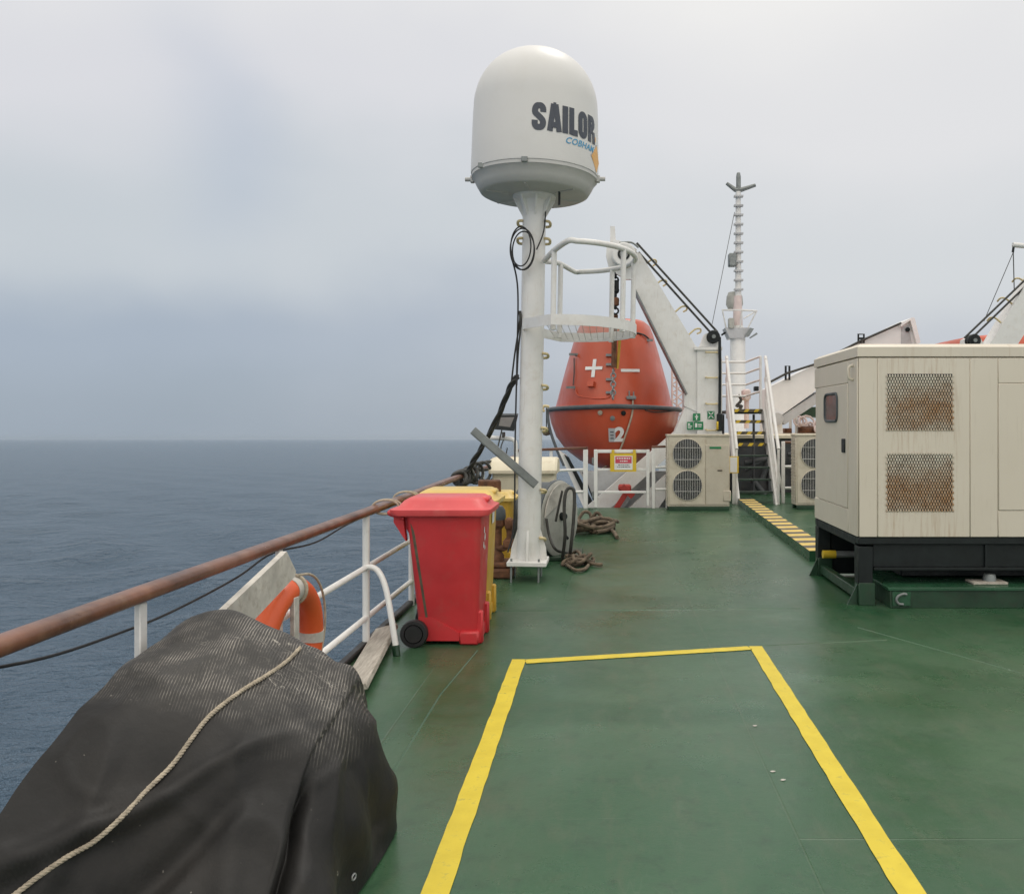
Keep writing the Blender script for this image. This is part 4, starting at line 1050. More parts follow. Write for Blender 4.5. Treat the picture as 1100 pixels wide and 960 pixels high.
decal('white_dash', 677, 398, [(-.20, -.032, .20, .032)], m_swhite, bt)
num = text_mb('2', .42, bold=.018); centre(num)
h_ = hit(BT, 665.5, 466)
if h_:
    p, n_, _ = h_; ux = Vector((0, 0, 1)).cross(n_).normalized(); ux = ux if ux.x > 0 else -ux; uy = n_.cross(ux); uy = uy if uy.z > 0 else -uy
    part('numeral', place(num, p + n_ * .02, ux, uy), m_swhite, bt, fix=False)
decal('grey_plate', 657.5, 467, [(-.07, -.15, .07, .15)], m_lgrey, bt, .012)
decal('plate_marking', 657.5, 467, [(-.035, .06, .035, .08), (-.035, -.01, .035, .01), (-.035, -.08, .035, -.06)], m_ink, bt, .018)
for (px, py, m) in ((645, 443, m_rope), (658, 449, m_grey), (669.5, 443.5, m_dark)):
    h_ = hit(BT, px, py)
    if h_: part('fitting', MB().lathe([(.05, 0), (.05, .03), (.02, .04), (0, .04)], h_[0], 14, h_[1]), m, bt)
for (px, py) in ((620, 381.5), (617, 416)):
    h_ = hit(BT, px, py)
    if h_:
        p, n_, _ = h_; ux = Vector((1, .25, 0)).normalized()
        part('cleat', MB().bar(p + n_ * .06 - ux * .12, p + n_ * .06 + ux * .12, .04, .05).cyl(p, p + n_ * .05, .03, 8), m_grey, bt)
decal('step_moulding', 636, 413, [(-.075, -.06, .075, .05)], m_orange, bt, -.02, .10)
hl = []
for px, py in ((619, 418), (622, 425), (640, 428), (654, 427), (655, 421)):
    h_ = hit(BT, px, py)
    if h_: hl.append(h_[0] + h_[1] * .01)
if len(hl) > 2: part('hatch_outline', MB().tube(hl, .014, 7, 3), m_orange, bt)
for path, r_, m in ((((622, 352), (621, 366), (607, 395), (597, 415), (588, 437)), .018, m_hose), (((618, 385), (618, 400), (617, 414)), .012, m_hose),
                    (((676, 357), (690, 360), (697, 366), (712, 383), (727, 397)), .018, m_hose), (((692, 440), (700, 442), (710, 442), (722, 441)), .012, m_hose)):
    hh = [h_[0] + h_[1] * .03 for h_ in (hit(BT, *pp) for pp in path) if h_]
    if len(hh) > 2: part('lifeline', MB().tube(hh, r_, 7, 4), m, bt)
hh = [h_[0] + h_[1] * .04 for h_ in (hit(BT, *pp) for pp in ((679, 430), (678, 445), (672, 465), (664, 485), (650, 500))) if h_]
part('painter_rope', MB().tube(hh + [at(640, 508, 17.45)], .02, 7, 4), m_rope, bt)
h_ = hit(BT, 678, 428)
part('bow_fitting', MB().box(h_[0].x - .10, h_[0].x + .10, h_[0].y - .10, h_[0].y + .02, h_[0].z - .02, h_[0].z + .05, .01).cyl(h_[0] + Vector((-.04, -.05, .03)), h_[0] + Vector((-.04, -.05, .16)), .015, 8).cyl(h_[0] + Vector((.05, -.05, .03)), h_[0] + Vector((.05, -.05, .14)), .015, 8), m_grey, bt)
for (px, py) in ((703, 360), (696, 366), (655, 382), (655, 392), (655, 408), (655, 422)):
    h_ = hit(BT, px, py)
    if h_: part('cleat', MB().bar(h_[0] + h_[1] * .03 - Vector((.08, 0, 0)), h_[0] + h_[1] * .03 + Vector((.08, 0, 0)), .06, .05), m_alu, bt)
ds = MB().cyl(at(587, 438, 18.3), at(587, 462, 18.3), .012, 6); part('pendant', ds, m_hose, bt)
part('float', MB().lathe([(.0, -.10), (.07, -.08), (.09, 0), (.06, .07), (.0, .09)], at(587, 463, 18.3), 12), m_rope2, bt)
part('side_hook', MB().tube([at(590, 437, 18.2), at(585, 436, 18.2), at(582.5, 439, 18.2), at(585, 442, 18.2)], .03, 8, 4), m_yrung, bt)
part('keel_fender', MB().tube([at(588, 440, 18.3), at(590, 458, 18.2), at(597, 480, 18.1), at(606, 500, 18.0)], .03, 8, 5), m_slate, bt)
part('skeg', poly([(648, 503), (676, 503), (665, 510), (660, 510)], 18.6, 1.0), m_orange, bt)
part('propeller', MB().lathe([(.0, -.06), (.08, -.05), (.08, .06), (0, .08)], at(661, 514, 18.3), 12, (0, 1, 0)).bar(at(656, 514, 18.3), at(666, 514, 18.3), .03, .12), m_rust, bt)
b2 = dup(bt, (8.72, .6, -.28), 'orange lifeboat roof showing at the right edge behind the generator')
# starboard davit: mirrored shapes, own distances
dv2 = thing('boat_davit', 'white davit arm with twin wires rising past the right picture edge', 'davit', (8, 17.3, 0), 'lifeboat davits')
part('arm', poly([(1064, 378), (1062, 372), (1090, 325), (1124, 272), (1136, 268), (1132, 309), (1092, 372), (1075, 434), (1064, 440)], YD, .42), m_white, dv2)
part('column', poly([(1036, 376), (1063, 376), (1063, 548), (1036, 548)], YD - .05, .5), m_white, dv2)
part('cap_head', poly([(1036, 376), (1038, 364), (1046, 360), (1054, 364), (1060, 376)], YD + .05, .3), m_white, dv2)
sheave('lower_sheave', 1045, 366, .13, YD - .02, dv2, m_dark)
for k, (o1, o2) in enumerate((((1128, 275), (1036, 363)), ((1126, 284), (1043, 364)))):
    part('wire', MB().cyl(at(*o1, YD - .04 + .1 * k), at(*o2, YD - .04 + .1 * k), .022, 8), m_hose, dv2)
for (px, py) in ((1099, 303), (1083, 324), (1072, 345)):
    p = at(px, py, YD + .1)
    part('rung', MB().tube([p + Vector((.08, 0, -.05)), p + Vector((-.05, 0, .06)), p + Vector((-.15, 0, .07)), p + Vector((-.17, .1, .02))], .018, 8, 4), m_yrung, dv2)
part('head_boom', MB().cyl(at(1088, 263, YD), at(1140, 268, YD), .05, 12), m_white, dv2)
part('head_line', MB().tube([at(1089, 264, YD), at(1088.5, 272, YD), at(1089.5, 311, YD)], .01, 6).tube([at(1088.5, 271, YD), at(1057, 345, YD)], .007, 6), m_hose, dv2)
part('head_shackle', MB().cyl(at(1089, 264, YD), at(1088, 271, YD), .025, 8), m_dark, dv2)
part('foot', poly([(1035.8, 432), (1035.8, 548), (1070, 548), (1061, 470)], YD + .02, .34), m_white, dv2)

# lattice behind the lifeboat
lt = thing('lattice_frame', 'pinkish white lattice frame glimpsed between the lifeboat and its davit', 'lattice', (1.8, 24, 0))
mb = MB(); YL = 24.6
for px in (722, 727, 734): mb.cyl(at(px, 520, YL), at(px, 396 + (px - 722) * .9, YL), .03, 8)
for k in range(6):
    y0 = 404 + k * 9; mb.cyl(at(722, y0, YL), at(734, y0 + 9, YL), .02, 6).cyl(at(734, y0, YL), at(722, y0 + 9, YL), .02, 6)
part('frame', mb, m_pinkw, lt)
part('foot', MB().box(at(720, 0, YL).x, at(738, 0, YL).x, YL - .2, YL + .2, at(0, 540, YL).z, at(0, 520, YL).z), m_pinkw, lt)

# safety signs on the davit foot
def gsign(px0, py0, px1, py1, Y, label, sym):
    t = thing('safety_sign', label, 'sign', at((px0 + px1) / 2, py1, Y), 'green safety signs on the davit')
    part('panel', MB().prism(rectp(px0, py0, px1, py1, Y), (0, .008, 0)), m_sgreen, t)
    mb = MB(); e = Y - .003
    for s_ in sym: mb.prism([at(px0 + (px1 - px0) * a, py0 + (py1 - py0) * b, e) for a, b in s_], (0, .002, 0))
    part('symbol', mb, m_swhite, t)
box_ = lambda a, b, c, d: [(a, b), (c, b), (c, d), (a, d)]
YG = YD - .062
gsign(744.3, 444, 752.3, 452, YG, 'small green sign with white figure above the other two signs', [box_(.42, .15, .58, .35), box_(.28, .38, .72, .52), box_(.42, .54, .58, .85)])
gsign(760, 441.5, 767.5, 450, YG, 'pale green sign with white crossed arrows alone on the right', [[(.1, .14), (.2, .08), (.9, .86), (.8, .92)], [(.8, .08), (.9, .14), (.2, .92), (.1, .86)], box_(.4, .42, .6, .58)])
gsign(738, 453, 744.5, 461.5, YG, 'small faded green sign at lower left of the cluster', [box_(.15, .2, .5, .4), box_(.15, .5, .85, .6), box_(.15, .7, .7, .8)])
gsign(745.5, 452.8, 755.5, 461.5, YG, 'wide dark green sign at lower right of the cluster', [box_(.12, .2, .35, .7), box_(.45, .3, .85, .42), box_(.45, .55, .8, .65)])

# ------------------------------------------------------------------ air conditioners
def aircon(x0, y0, label):
    t = thing('air_conditioner', label, 'air conditioner', (x0 + .58, y0 + .2, 0), 'outdoor air conditioners')
    x1, z0, z1, yb_ = x0 + 1.16, .07, 1.41, y0 + .40
    part('casing', MB().box(x0, x1, y0 + .01, yb_, z0, z1, .012), m_beige, t)
    part('fan_panel', MB().box(x0 + .03, x0 + .70, y0 - .004, y0 + .012, z0 + .04, z1 - .045, .004), m_beige, t)
    part('service_panel', MB().box(x0 + .712, x1 - .02, y0 - .004, y0 + .012, z0 + .04, z1 - .20, .004), m_beige2, t)
    part('top_plate', MB().box(x0 - .012, x1 + .012, y0 - .014, yb_ + .01, z1 - .03, z1 + .004, .004), m_beige, t)
    for zc in (z1 - .355, z1 - .945):
        c_ = Vector((x0 + .37, y0 - .004, zc))
        sh = part('fan_opening', MB().lathe([(.285, 0), (.285, .012), (.272, .014), (.272, .004)], c_, 40, (0, -1, 0), cap=False), m_beige, t)
        part('fan_recess', MB().lathe([(.0, .003), (.272, .003)], c_, 40, (0, -1, 0)), m_fanblk, sh)
        fan = MB()
        for k in range(3):
            a = R(120 * k + 20); pts = []
            for rr_, da in ((.05, -.5), (.26, -.35), (.26, .55), (.05, .5)): pts.append(c_ + Vector((rr_ * math.cos(a + da), -.006 - .002 * k, rr_ * math.sin(a + da))))
            fan.prism(pts, (0, -.002, 0))
        fan.lathe([(.06, .004), (.06, .013), (0, .014)], c_, 20, (0, -1, 0))
        part('fan', fan, m_dark, sh)
        g_ = MB()
        for x_ in np.arange(-.26, .27, .032):
            hh = math.sqrt(max(0, .278 ** 2 - x_ ** 2))
            if hh > .02: g_.cyl(c_ + Vector((x_, -.022, -hh)), c_ + Vector((x_, -.022, hh)), .0042, 6)
        for z_ in (-.11, .11):
            hh = math.sqrt(.278 ** 2 - z_ ** 2); g_.cyl(c_ + Vector((-hh, -.027, z_)), c_ + Vector((hh, -.027, z_)), .005, 6)
        part('fan_grille', g_, m_wire, sh)
    part('badge', MB().box(x0 + .78, x0 + 1.0, y0 - .012, y0 - .002, z1 - .265, z1 - .225, .006), m_sgreen, t)
    part('grip', MB().box(x0 + .93, x0 + 1.02, y0 - .010, y0 - .002, z1 - .68, z1 - .655, .003), m_hazk, t)
    part('corner_cover', MB().box(x1 - .12, x1 + .02, y0 - .02, y0 + .1, z0 + .10, z0 + .30, .01), m_beige2, t)
    fin = MB()
    for z_ in np.arange(z0 + .08, z1 - .1, .06): fin.box(x0 - .012, x0 + .004, y0 + .04, yb_ - .04, z_, z_ + .035)
    part('side_fins', fin, m_beige2, t)
    part('base_frame', MB().box(x0 + .02, x0 + 1.14, y0 - .05, y0 + .05, .0, .068, .006).box(x0 + .02, x0 + 1.14, yb_ - .08, yb_ + .03, .0, .068, .006), m_dgreen, t)
    return t
ac = aircon(1.125, 16.1, 'beige twin fan air conditioner standing left of the steep stairs')
dup(ac, (2.44, .25, 0), 'rust stained twin fan air conditioner half hidden behind the generator')

# ------------------------------------------------------------------ stairs
stt = thing('stairs', 'steep white railed stairs with green treads and black yellow hazard edges', 'stairs', (3.0, 17.8, 0))
SX0, SX1, SY0, g_, r_ = 2.66, 3.36, 17.36, .17, .24
for sx_ in (SX0 - .02, SX1 + .02):
    part('stringer', MB().prism([(sx_ - .02, SY0 - .12, 0), (sx_ - .02, SY0 + .10, 0), (sx_ - .02, SY0 + 8 * g_ + .12, 8 * r_ - .2), (sx_ - .02, SY0 + 8 * g_ + .12, 8 * r_), (sx_ - .02, SY0 + 8 * g_ - .12, 8 * r_)], (.04, 0, 0)), m_whitec, stt)
for k in range(1, 9):
    z = k * r_; y = SY0 + k * g_
    td = part('tread', MB().box(SX0 + .003, SX1 - .003, y - .02, y + .20, z - .035, z, .004), m_tread, stt)
    if k >= 5:
        w_ = (SX1 - SX0 - .05) / 6
        part('hazard_edge', MB().box(SX0 + .015, SX1 - .015, y - .027, y - .0205, z - .06, z + .006), m_hazk, td)
        hz2 = MB()
        for i in range(3):
            a = SX0 + .03 + (2 * i + .4) * w_
            hz2.prism([(a, y - .033, z - .058), (a + w_ * .8, y - .033, z - .058), (a + w_ * 1.25, y - .033, z + .004), (a + w_ * .45, y - .033, z + .004)], (0, .004, 0))
        part('hazard_stripe', hz2, m_syel, td)
YT = SY0 + 8 * g_
for sx_ in (SX0 - .07, SX1 + .07):
    for dz, t0, t1, r2 in ((1.08, .0, 1.0, .036), (.62, .0, 1.0, .032), (.30, -.05, .95, .032)):
        p = Vector((sx_, SY0 - .06, dz + .02)) if dz > .9 else Vector((sx_, SY0 - .02, dz - .28))
        q_ = Vector((sx_, YT + .02, 8 * r_ + dz + .06))
        if dz < .4: q_ = Vector((sx_, YT - .1, 8 * r_ + .2))
        part('handrail', MB().cyl(p, q_, r2, 12), m_whitec, stt)
    for k in (0, 1):
        yy = SY0 - .05 + k * 8 * g_; zb = k * 8 * r_
        part('rail_post', MB().cyl((sx_, yy, zb if not k else zb - .2), (sx_, yy, zb + 1.1), .026, 10), m_whitec, stt)
part('landing', MB().box(SX0 - .05, SX1 + .05, YT + .21, YT + 1.2, 8 * r_ - .09, 8 * r_ - .02, .005), m_tread, stt)
for zz_ in (3.02, 2.76, 2.5, 2.24):
    part('end_bar', MB().tube([(SX0 - .05, YT + 1.1, zz_), (SX1 - .18, YT + 1.1, zz_), (SX1 - .02, YT + .8, zz_ + .06), (SX1 + .05, YT + .5, zz_ + .08)], .024, 10), m_whitec, stt)
for x_, y_ in ((SX0 - .05, YT + 1.1), (SX1 + .05, YT + .5)):
    part('end_post', MB().cyl((x_, y_, 8 * r_ - .1), (x_, y_, 3.1), .03, 10), m_whitec, stt)
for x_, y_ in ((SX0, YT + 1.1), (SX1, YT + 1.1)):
    part('landing_leg', MB().cyl((x_, y_, 0), (x_, y_, 8 * r_ - .1), .03, 10), m_shadow, stt)  # legs coloured dark to sink into the shade behind the treads
np_ = thing('notice_plate', 'small white notice with yellow frame beside the first air conditioner', 'sign', at(788, 508, 17.2))
part('frame', MB().prism(rectp(783.5, 490, 793.5, 508, 17.2), (0, .02, 0)), m_syel, np_)
part('plate', MB().prism(rectp(784.3, 491, 791.8, 507.2, 17.196), (0, .003, 0)), m_swhite, np_)
part('bracket', MB().bar(at(788, 507, 17.22), at(788, 541, 17.3), .05, .03), m_white, np_)
sr = thing('short_railing', 'short white railing between the stairs and the second air conditioner', 'railing', (3.7, 17.7, 0))
YS2 = 17.6
part('post', MB().box(at(839.5, 0, YS2).x, at(843, 0, YS2).x, YS2 - .03, YS2 + .03, 0, at(0, 474, YS2).z, .005), m_whitec, sr)
part('post', MB().box(at(872, 0, YS2).x, at(875, 0, YS2).x, YS2 - .03, YS2 + .03, 0, at(0, 474, YS2).z, .005), m_whitec, sr)
for py in (475, 501, 524):
    p = at(843, py, YS2); part('rail_bar', MB().cyl((at(843, py, YS2).x, YS2, p.z), (at(872, py, YS2).x, YS2, p.z), .026, 10), m_whitec if py > 480 else m_wood, sr)
part('brace', MB().tube([at(833, 503, YS2), at(836, 504, YS2), at(840, 525, YS2), at(840, 541, YS2)], .022, 8), m_whitec, sr)

# deckhouse front behind stairs, its shade put into the dark colour
dk = thing('deckhouse', 'low dark deckhouse with a pale roof ledge behind the stairs', 'deckhouse', (6, 20.5, 0))
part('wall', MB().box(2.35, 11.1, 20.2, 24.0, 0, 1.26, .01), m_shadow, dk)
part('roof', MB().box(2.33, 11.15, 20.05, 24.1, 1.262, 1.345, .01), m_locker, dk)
for (a, b, r_2) in (((818, 515), (832, 480), .07), ((806, 512), (828, 540), .07), ((850, 540), (872, 490), .08), ((848, 505), (866, 478), .05), ((800, 505), (818, 495), .05), ((846, 488), (875, 488), .05), ((800, 497), (835, 491), .06)):
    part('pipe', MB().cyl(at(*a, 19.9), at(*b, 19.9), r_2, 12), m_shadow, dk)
part('wall_rib', MB().box(3.75, 3.85, 20.1, 20.2, 0, 1.26).box(4.6, 4.7, 20.1, 20.2, 0, 1.26).box(2.9, 3.0, 20.1, 20.2, 0, 1.26), m_shadow, dk)
vg = thing('ventilator', 'small pinkish ventilator box with hose behind the stair top', 'ventilator', at(803, 440, 21.5))
part('box', MB().box(at(798, 0, 21.5).x, at(806, 0, 21.5).x, 21.4, 21.8, at(0, 430, 21.5).z, at(0, 418, 21.5).z, .04).cyl(at(802, 430, 21.6), at(802, 460, 21.6), .06, 12), m_pinkw, vg)
part('hose', MB().tube([at(793, 424, 21.4), at(796, 430, 21.4), at(791, 436, 21.4), at(797, 436, 21.4), at(792, 442, 21.4)], .035, 8, 4), m_hose, vg)
part('lamp', MB().box(at(810, 0, 21.5).x, at(814.5, 0, 21.5).x, 21.4, 21.6, at(0, 420, 21.5).z, at(0, 415, 21.5).z, .01), m_dark, vg)

# ------------------------------------------------------------------ crane boom lying to the right
YCb = 22.2
cb_ = thing('crane_boom', 'white crane boom lowered to rest above the roof behind the generator', 'crane', at(830, 470, YCb))
part('boom', poly([(822, 418), (848, 405), (968, 346), (981, 342), (988, 368), (960, 390), (882, 415), (872, 423), (838, 447), (822, 452)], YCb, .7), m_boom, cb_)
part('boom_underside', poly([(837, 448.5), (879, 421), (900, 415), (903, 423), (880, 432), (843, 456)], YCb + .05, .6), m_lgrey, cb_)
part('boom_tip', poly([(967.5, 347), (980, 341), (982.5, 341), (989, 368), (985, 370), (978, 344), (967.5, 351)], YCb - .12, .94), m_boom, cb_)
part('tip_recess', poly([(968, 352), (976, 349), (980, 372), (968, 372)], YCb - .01, .05), m_lgrey, cb_)
part('tip_pin', MB().cyl(at(975, 354, YCb - .05), at(975, 354, YCb + .1), .06, 12), m_dark, cb_)
part('knuckle', MB().cyl(at(835, 450, YCb - .1), at(835, 450, YCb + .8), .16, 20), m_lgrey, cb_)
part('pedestal', poly([(822, 452), (840, 452), (842, 475), (820, 475)], YCb, .7), m_white, cb_)
part('hydraulic_hose', MB().tube([at(822, 413, YCb - .1), at(845, 401, YCb - .1), at(876, 391, YCb - .1), at(925, 366, YCb - .1), at(968, 347, YCb - .1)], .03, 8), m_hose, cb_)
hf = MB()
for (x0, x1, y0, y1) in ((844, 848, 393, 408), (922, 928, 359, 368)):
    a, b = at(x0, y1, YCb - .08), at(x1, y0, YCb - .08)
    hf.tube([a, (a.x, a.y, b.z), b, (b.x, a.y, a.z)], .028, 6, 0, True); hf.cyl((a.x, a.y, (a.z + b.z) / 2), (b.x, a.y, (a.z + b.z) / 2), .028, 6)
part('hose_guide', hf, m_dark, cb_)
aw = thing('awning', 'dark green awning under the crane boom beside the generator', 'awning', at(870, 460, 26))
part('canopy', poly([(857, 440), (862, 437), (905, 437), (905, 450), (858, 447)], 26, 1.5), m_dgreen, aw)
part('pole', MB().cyl(at(859, 480, 26.2), at(859, 446, 26.2), .04, 8).cyl(at(904, 480, 26.2), at(904, 449, 26.2), .04, 8), m_white, aw)
pr = thing('roof_railing', 'white pipe railing and clutter on the roof below the crane boom', 'railing', at(850, 468, 22.5))
mb = MB(); YP = 23.5
for px in (849, 855.5): mb.cyl(at(px, 470, YP), at(px, 442, YP), .04, 8)
mb.tube([at(843, 447, YP), at(850, 444, YP), at(855.5, 442, YP)], .04, 8)
part('frame', mb, m_whitec, pr)
mb = MB(); rs = random.Random(2)
for k in range(9):
    c_ = at(rs.uniform(857, 880), rs.uniform(452, 462), YP + rs.uniform(-.3, .3)); e = rs.uniform(.08, .22)
    mb.tube([c_ + Vector((e * math.cos(a), .1 * math.sin(a), e * 1.1 * math.sin(a))) for a in np.linspace(0, 2 * math.pi, 13)[:-1]], .03, 6, 0, True)
part('coiled_pipe', mb, m_pinkw, pr)
part('winch', MB().cyl(at(858, 464, YP), at(880, 464, YP), .16, 16).box(at(842, 0, YP).x, at(850, 0, YP).x, YP - .1, YP + .2, at(0, 469, YP).z, at(0, 460, YP).z, .02), m_rust, pr)

# ------------------------------------------------------------------ radar mast far ahead
YM = 36.0
rmst = thing('radar_mast', 'slender white radar mast with steps and forked top rising far behind', 'mast', at(792, 470, YM))
def W_(d): return d / F * YM
part('lower_mast', MB().lathe([(W_(8.5), at(0, 470, YM).z), (W_(8.2), at(0, 360, YM).z), (W_(6), at(0, 350, YM).z)], at(792.5, VY, YM).xy.to_3d(), 20), m_white, rmst)
part('mid_mast', MB().lathe([(W_(5.5), at(0, 355, YM).z), (W_(4.3), at(0, 318, YM).z)], at(792.5, VY, YM).xy.to_3d(), 16), m_pinkw, rmst)
part('upper_mast', MB().lathe([(W_(3.4), at(0, 320, YM).z), (W_(2.8), at(0, 206, YM).z)], at(793, VY, YM).xy.to_3d(), 14), m_white, rmst)
for py in range(211, 320, 10):
    p = at(793, py, YM - W_(3)); part('step', MB().box(p.x - W_(4.5), p.x + W_(5.2), p.y - .1, p.y + .12, p.z - .035, p.z + .035), m_lgrey, rmst)
part('fork', MB().tube([at(780.5, 197, YM), at(790, 204, YM), at(796, 204, YM), at(811.5, 199, YM)], [.07, .10, .10, .07], 8), m_grey, rmst)
part('masthead_light', MB().lathe([(.10, 0), (.10, .55), (.07, .7), (0, .75)], at(793.3, 204, YM), 12), m_grey, rmst)
part('box', MB().box(at(782, 0, YM).x, at(790, 0, YM).x, YM - .3, YM + .1, at(0, 287, YM).z, at(0, 273, YM).z, .04), m_grey, rmst)
part('searchlight', MB().lathe([(.0, -.2), (.28, -.18), (.36, .0), (.34, .25), (0, .28)], at(789, 327, YM + .3), 18, (0, 0, 1)).lathe([(.3, 0), (.34, .3), (.26, .5), (0, .55)], at(789, 327, YM + .3), 18), m_drum, rmst)
fr = MB()
top_ = [at(776, 333, YM - .6), at(797, 333, YM - .6), at(813, 334, YM - .2), at(813, 334, YM + 1.0), at(776, 333, YM + 1.0)]
fr.tube(top_, .035, 8, 0, True)
for p, q_ in zip(top_, (at(780, 353, YM - .3), at(795, 353, YM - .4), at(803, 353, YM - .2), at(803, 353, YM + .5), at(780, 353, YM + .5))): fr.cyl(p, q_, .03, 6)
fr.cyl(at(813, 334, YM - .2), at(799, 342, YM - .4), .03, 6)
part('platform_railing', fr, m_white, rmst)
part('platform', poly([(779, 352), (806, 352), (800, 363), (784, 363)], YM - .4, .9), m_lgrey, rmst)
part('lamp_box', poly([(800, 361), (806, 352), (810, 353), (805, 361)], YM - .5, .4).prism([at(806, 362, YM - .4), at(813, 357, YM - .4), at(814, 359, YM - .4), at(807, 363, YM - .4)], (0, .3, 0)), m_grey, rmst)
part('side_box', MB().box(at(781, 0, YM).x, at(787, 0, YM).x, YM - .5, YM - .2, at(0, 354, YM).z, at(0, 343, YM).z, .03), m_drum, rmst)
part('stay', MB().cyl(at(789, 228, YM), at(765, 348, YM - 4), .012, 6), m_hose, rmst)
part('side_bar', MB().bar(at(775, 360, YM), at(781, 356, YM), .08, .08), m_dark, rmst)

# ------------------------------------------------------------------ generator
GX, GY, GD, GL = 2.245, 7.73, 1.6, 3.1
ge = thing('generator', 'large cream generator enclosure with rusty louvres on a dark skid frame', 'generator', (GX, GY, 0))
GX1 = GX + GL; zb, zt = .607, 2.335
bd_ = MB().box(GX, GX1, GY, GY + GD, zb, zt - .115, .02)
part('enclosure', bd_, m_creamr, ge)
rf = MB().loft([[Vector(p) for p in ((GX - .012, GY - .012, zt - .114), (GX1 + .012, GY - .012, zt - .114), (GX1 + .012, GY + GD + .012, zt - .114), (GX - .012, GY + GD + .012, zt - .114))],
               [Vector(p) for p in ((GX - .012, GY - .012, zt - .03), (GX1 + .012, GY - .012, zt - .03), (GX1 + .012, GY + GD + .012, zt - .03), (GX - .012, GY + GD + .012, zt - .03))],
               [Vector(p) for p in ((GX + .03, GY + .03, zt), (GX1 - .03, GY + .03, zt), (GX1 - .03, GY + GD - .03, zt), (GX + .03, GY + GD - .03, zt))]])
part('roof', rf, m_cream, ge)
# corner post and panels standing slightly proud, seams between them
zt2 = zt - .13
def fpanel(name, x0, x1, z0, z1, m=m_creamr, d=.010):
    return part(name, MB().box(x0, x1, GY - d, GY + .004, z0, z1, .004), m, ge)
fpanel('corner_panel', GX + .004, GX + .165, zb + .005, zt2)
fpanel('louvre_panel', GX + .171, 3.235, zb + .005, zt2)
fpanel('narrow_panel', 3.241, 3.485, zb + .005, zt2)
fpanel('upper_strip', 3.491, GX1 - .01, 1.985, zt2)
fpanel('lower_strip', 3.491, GX1 - .01, zb + .005, .845)
dp = fpanel('access_door', 3.492, GX1 - .3, .851, 1.979, d=.014)
for (z0, z1) in ((1.565, 2.065), (.845, 1.35)):
    x0, x1 = 2.495, 3.105
    lo = part('louvre_recess', MB().box(x0 + .004, x0 + .0245 * int((x1 - x0) / .0245) - .004, GY - .0125, GY - .0105, z0, z1), m_dark, ge)
    lm = MB(); pw, ph = .0245, .0265
    nr, nc = int((z1 - z0) / ph), int((x1 - x0) / pw)
    for r__ in range(nr + 1):
        for c__ in range(nc + (0 if r__ % 2 else 1)):
            xx = x0 + c__ * pw + (pw / 2 if r__ % 2 else 0); zz_ = z0 + r__ * ph
            lm.add([(xx - .0062, GY - .014, zz_ - .010), (xx + .0062, GY - .014, zz_ - .010), (xx + .0096, GY - .022, zz_ + .003), (xx + .0028, GY - .016, zz_ + .019), (xx - .0028, GY - .016, zz_ + .019), (xx - .0096, GY - .022, zz_ + .003)], [[0, 1, 2, 5], [5, 2, 3, 4]])
    part('louvre', lm, m_louv, lo, fix=False, sharp=180)
def spanel(name, y0, y1, z0, z1, m=m_cream, d=.010, par=None):
    return part(name, MB().box(GX - d, GX + .004, y0, y1, z0, z1, .004), m, par or ge)
spanel('side_post', GY + .008, 8.02, zb + .005, zt2)
spanel('side_panel', 8.032, GY + GD - .01, 2.0, zt2)
spanel('side_sill', 8.032, GY + GD - .01, zb + .005, .83)
sd_ = spanel('side_door', 8.038, 9.16, .838, 1.992, d=.014)
def rring(y0, y1, z0, z1, x, r=.05):
    o = []
    for cy, cz, a in ((y1 - r, z1 - r, 0), (y0 + r, z1 - r, 90), (y0 + r, z0 + r, 180), (y1 - r, z0 + r, 270)):
        o += [Vector((x, cy + r * math.cos(R(a + 18 * i)), cz + r * math.sin(R(a + 18 * i)))) for i in range(6)]
    return o
part('window', MB().prism(rring(8.38, 8.84, 1.655, 1.905, GX - .018, .06), (.005, 0, 0)), m_glass, sd_)
gk = MB(); gk.tube(rring(8.37, 8.85, 1.645, 1.915, GX - .018, .065), .014, 8, 0, True); part('window_seal', gk, m_slate, sd_)
part('latch', MB().box(GX - .024, GX - .012, 8.10, 8.21, 1.35, 1.48, .004), m_dark, sd_)
part('lifting_eye', MB().tube([Vector((GX - .012, 7.86, 2.02)), Vector((GX - .05, 7.86, 2.04)), Vector((GX - .05, 7.86, 2.13)), Vector((GX - .012, 7.86, 2.15))], .014, 8, 3), m_cream, ge)
# skid
sk_ = part('skid_frame', MB().box(GX + .0, GX1, GY - .004, GY + .10, .545, .604, .005).box(GX, GX1, GY + GD - .10, GY + GD, .53, .604, .005).box(GX, GX + .10, GY + .102, GY + GD - .102, .525, .604, .005).box(GX1 - .1, GX1, GY + .102, GY + GD - .102, .525, .604, .005), m_dark, ge)
part('front_panel', MB().box(GX + .14, GX1 - .05, GY + .03, GY + .06, .34, .543, .003).box(GX + .14, GX1 - .05, GY + .004, GY + .06, .312, .338, .003), m_dark, ge)
part('tank', MB().box(GX + .50, GX1 - .05, GY + .36, GY + GD - .2, .195, .50, .01), m_dark, ge)
part('shade_backing', MB().box(GX + .14, GX1 - .14, GY + GD - .09, GY + GD - .05, .02, .52, .004), m_dark, ge)  # dark sheet added so the space under the skid looks deeply shaded
part('panel_rib', MB().box(3.38, 3.40, GY + .006, GY + .029, .34, .54), m_dark, ge)
part('panel_recess', MB().box(3.95, 4.15, GY + .012, GY + .029, .39, .49), m_dark, ge)
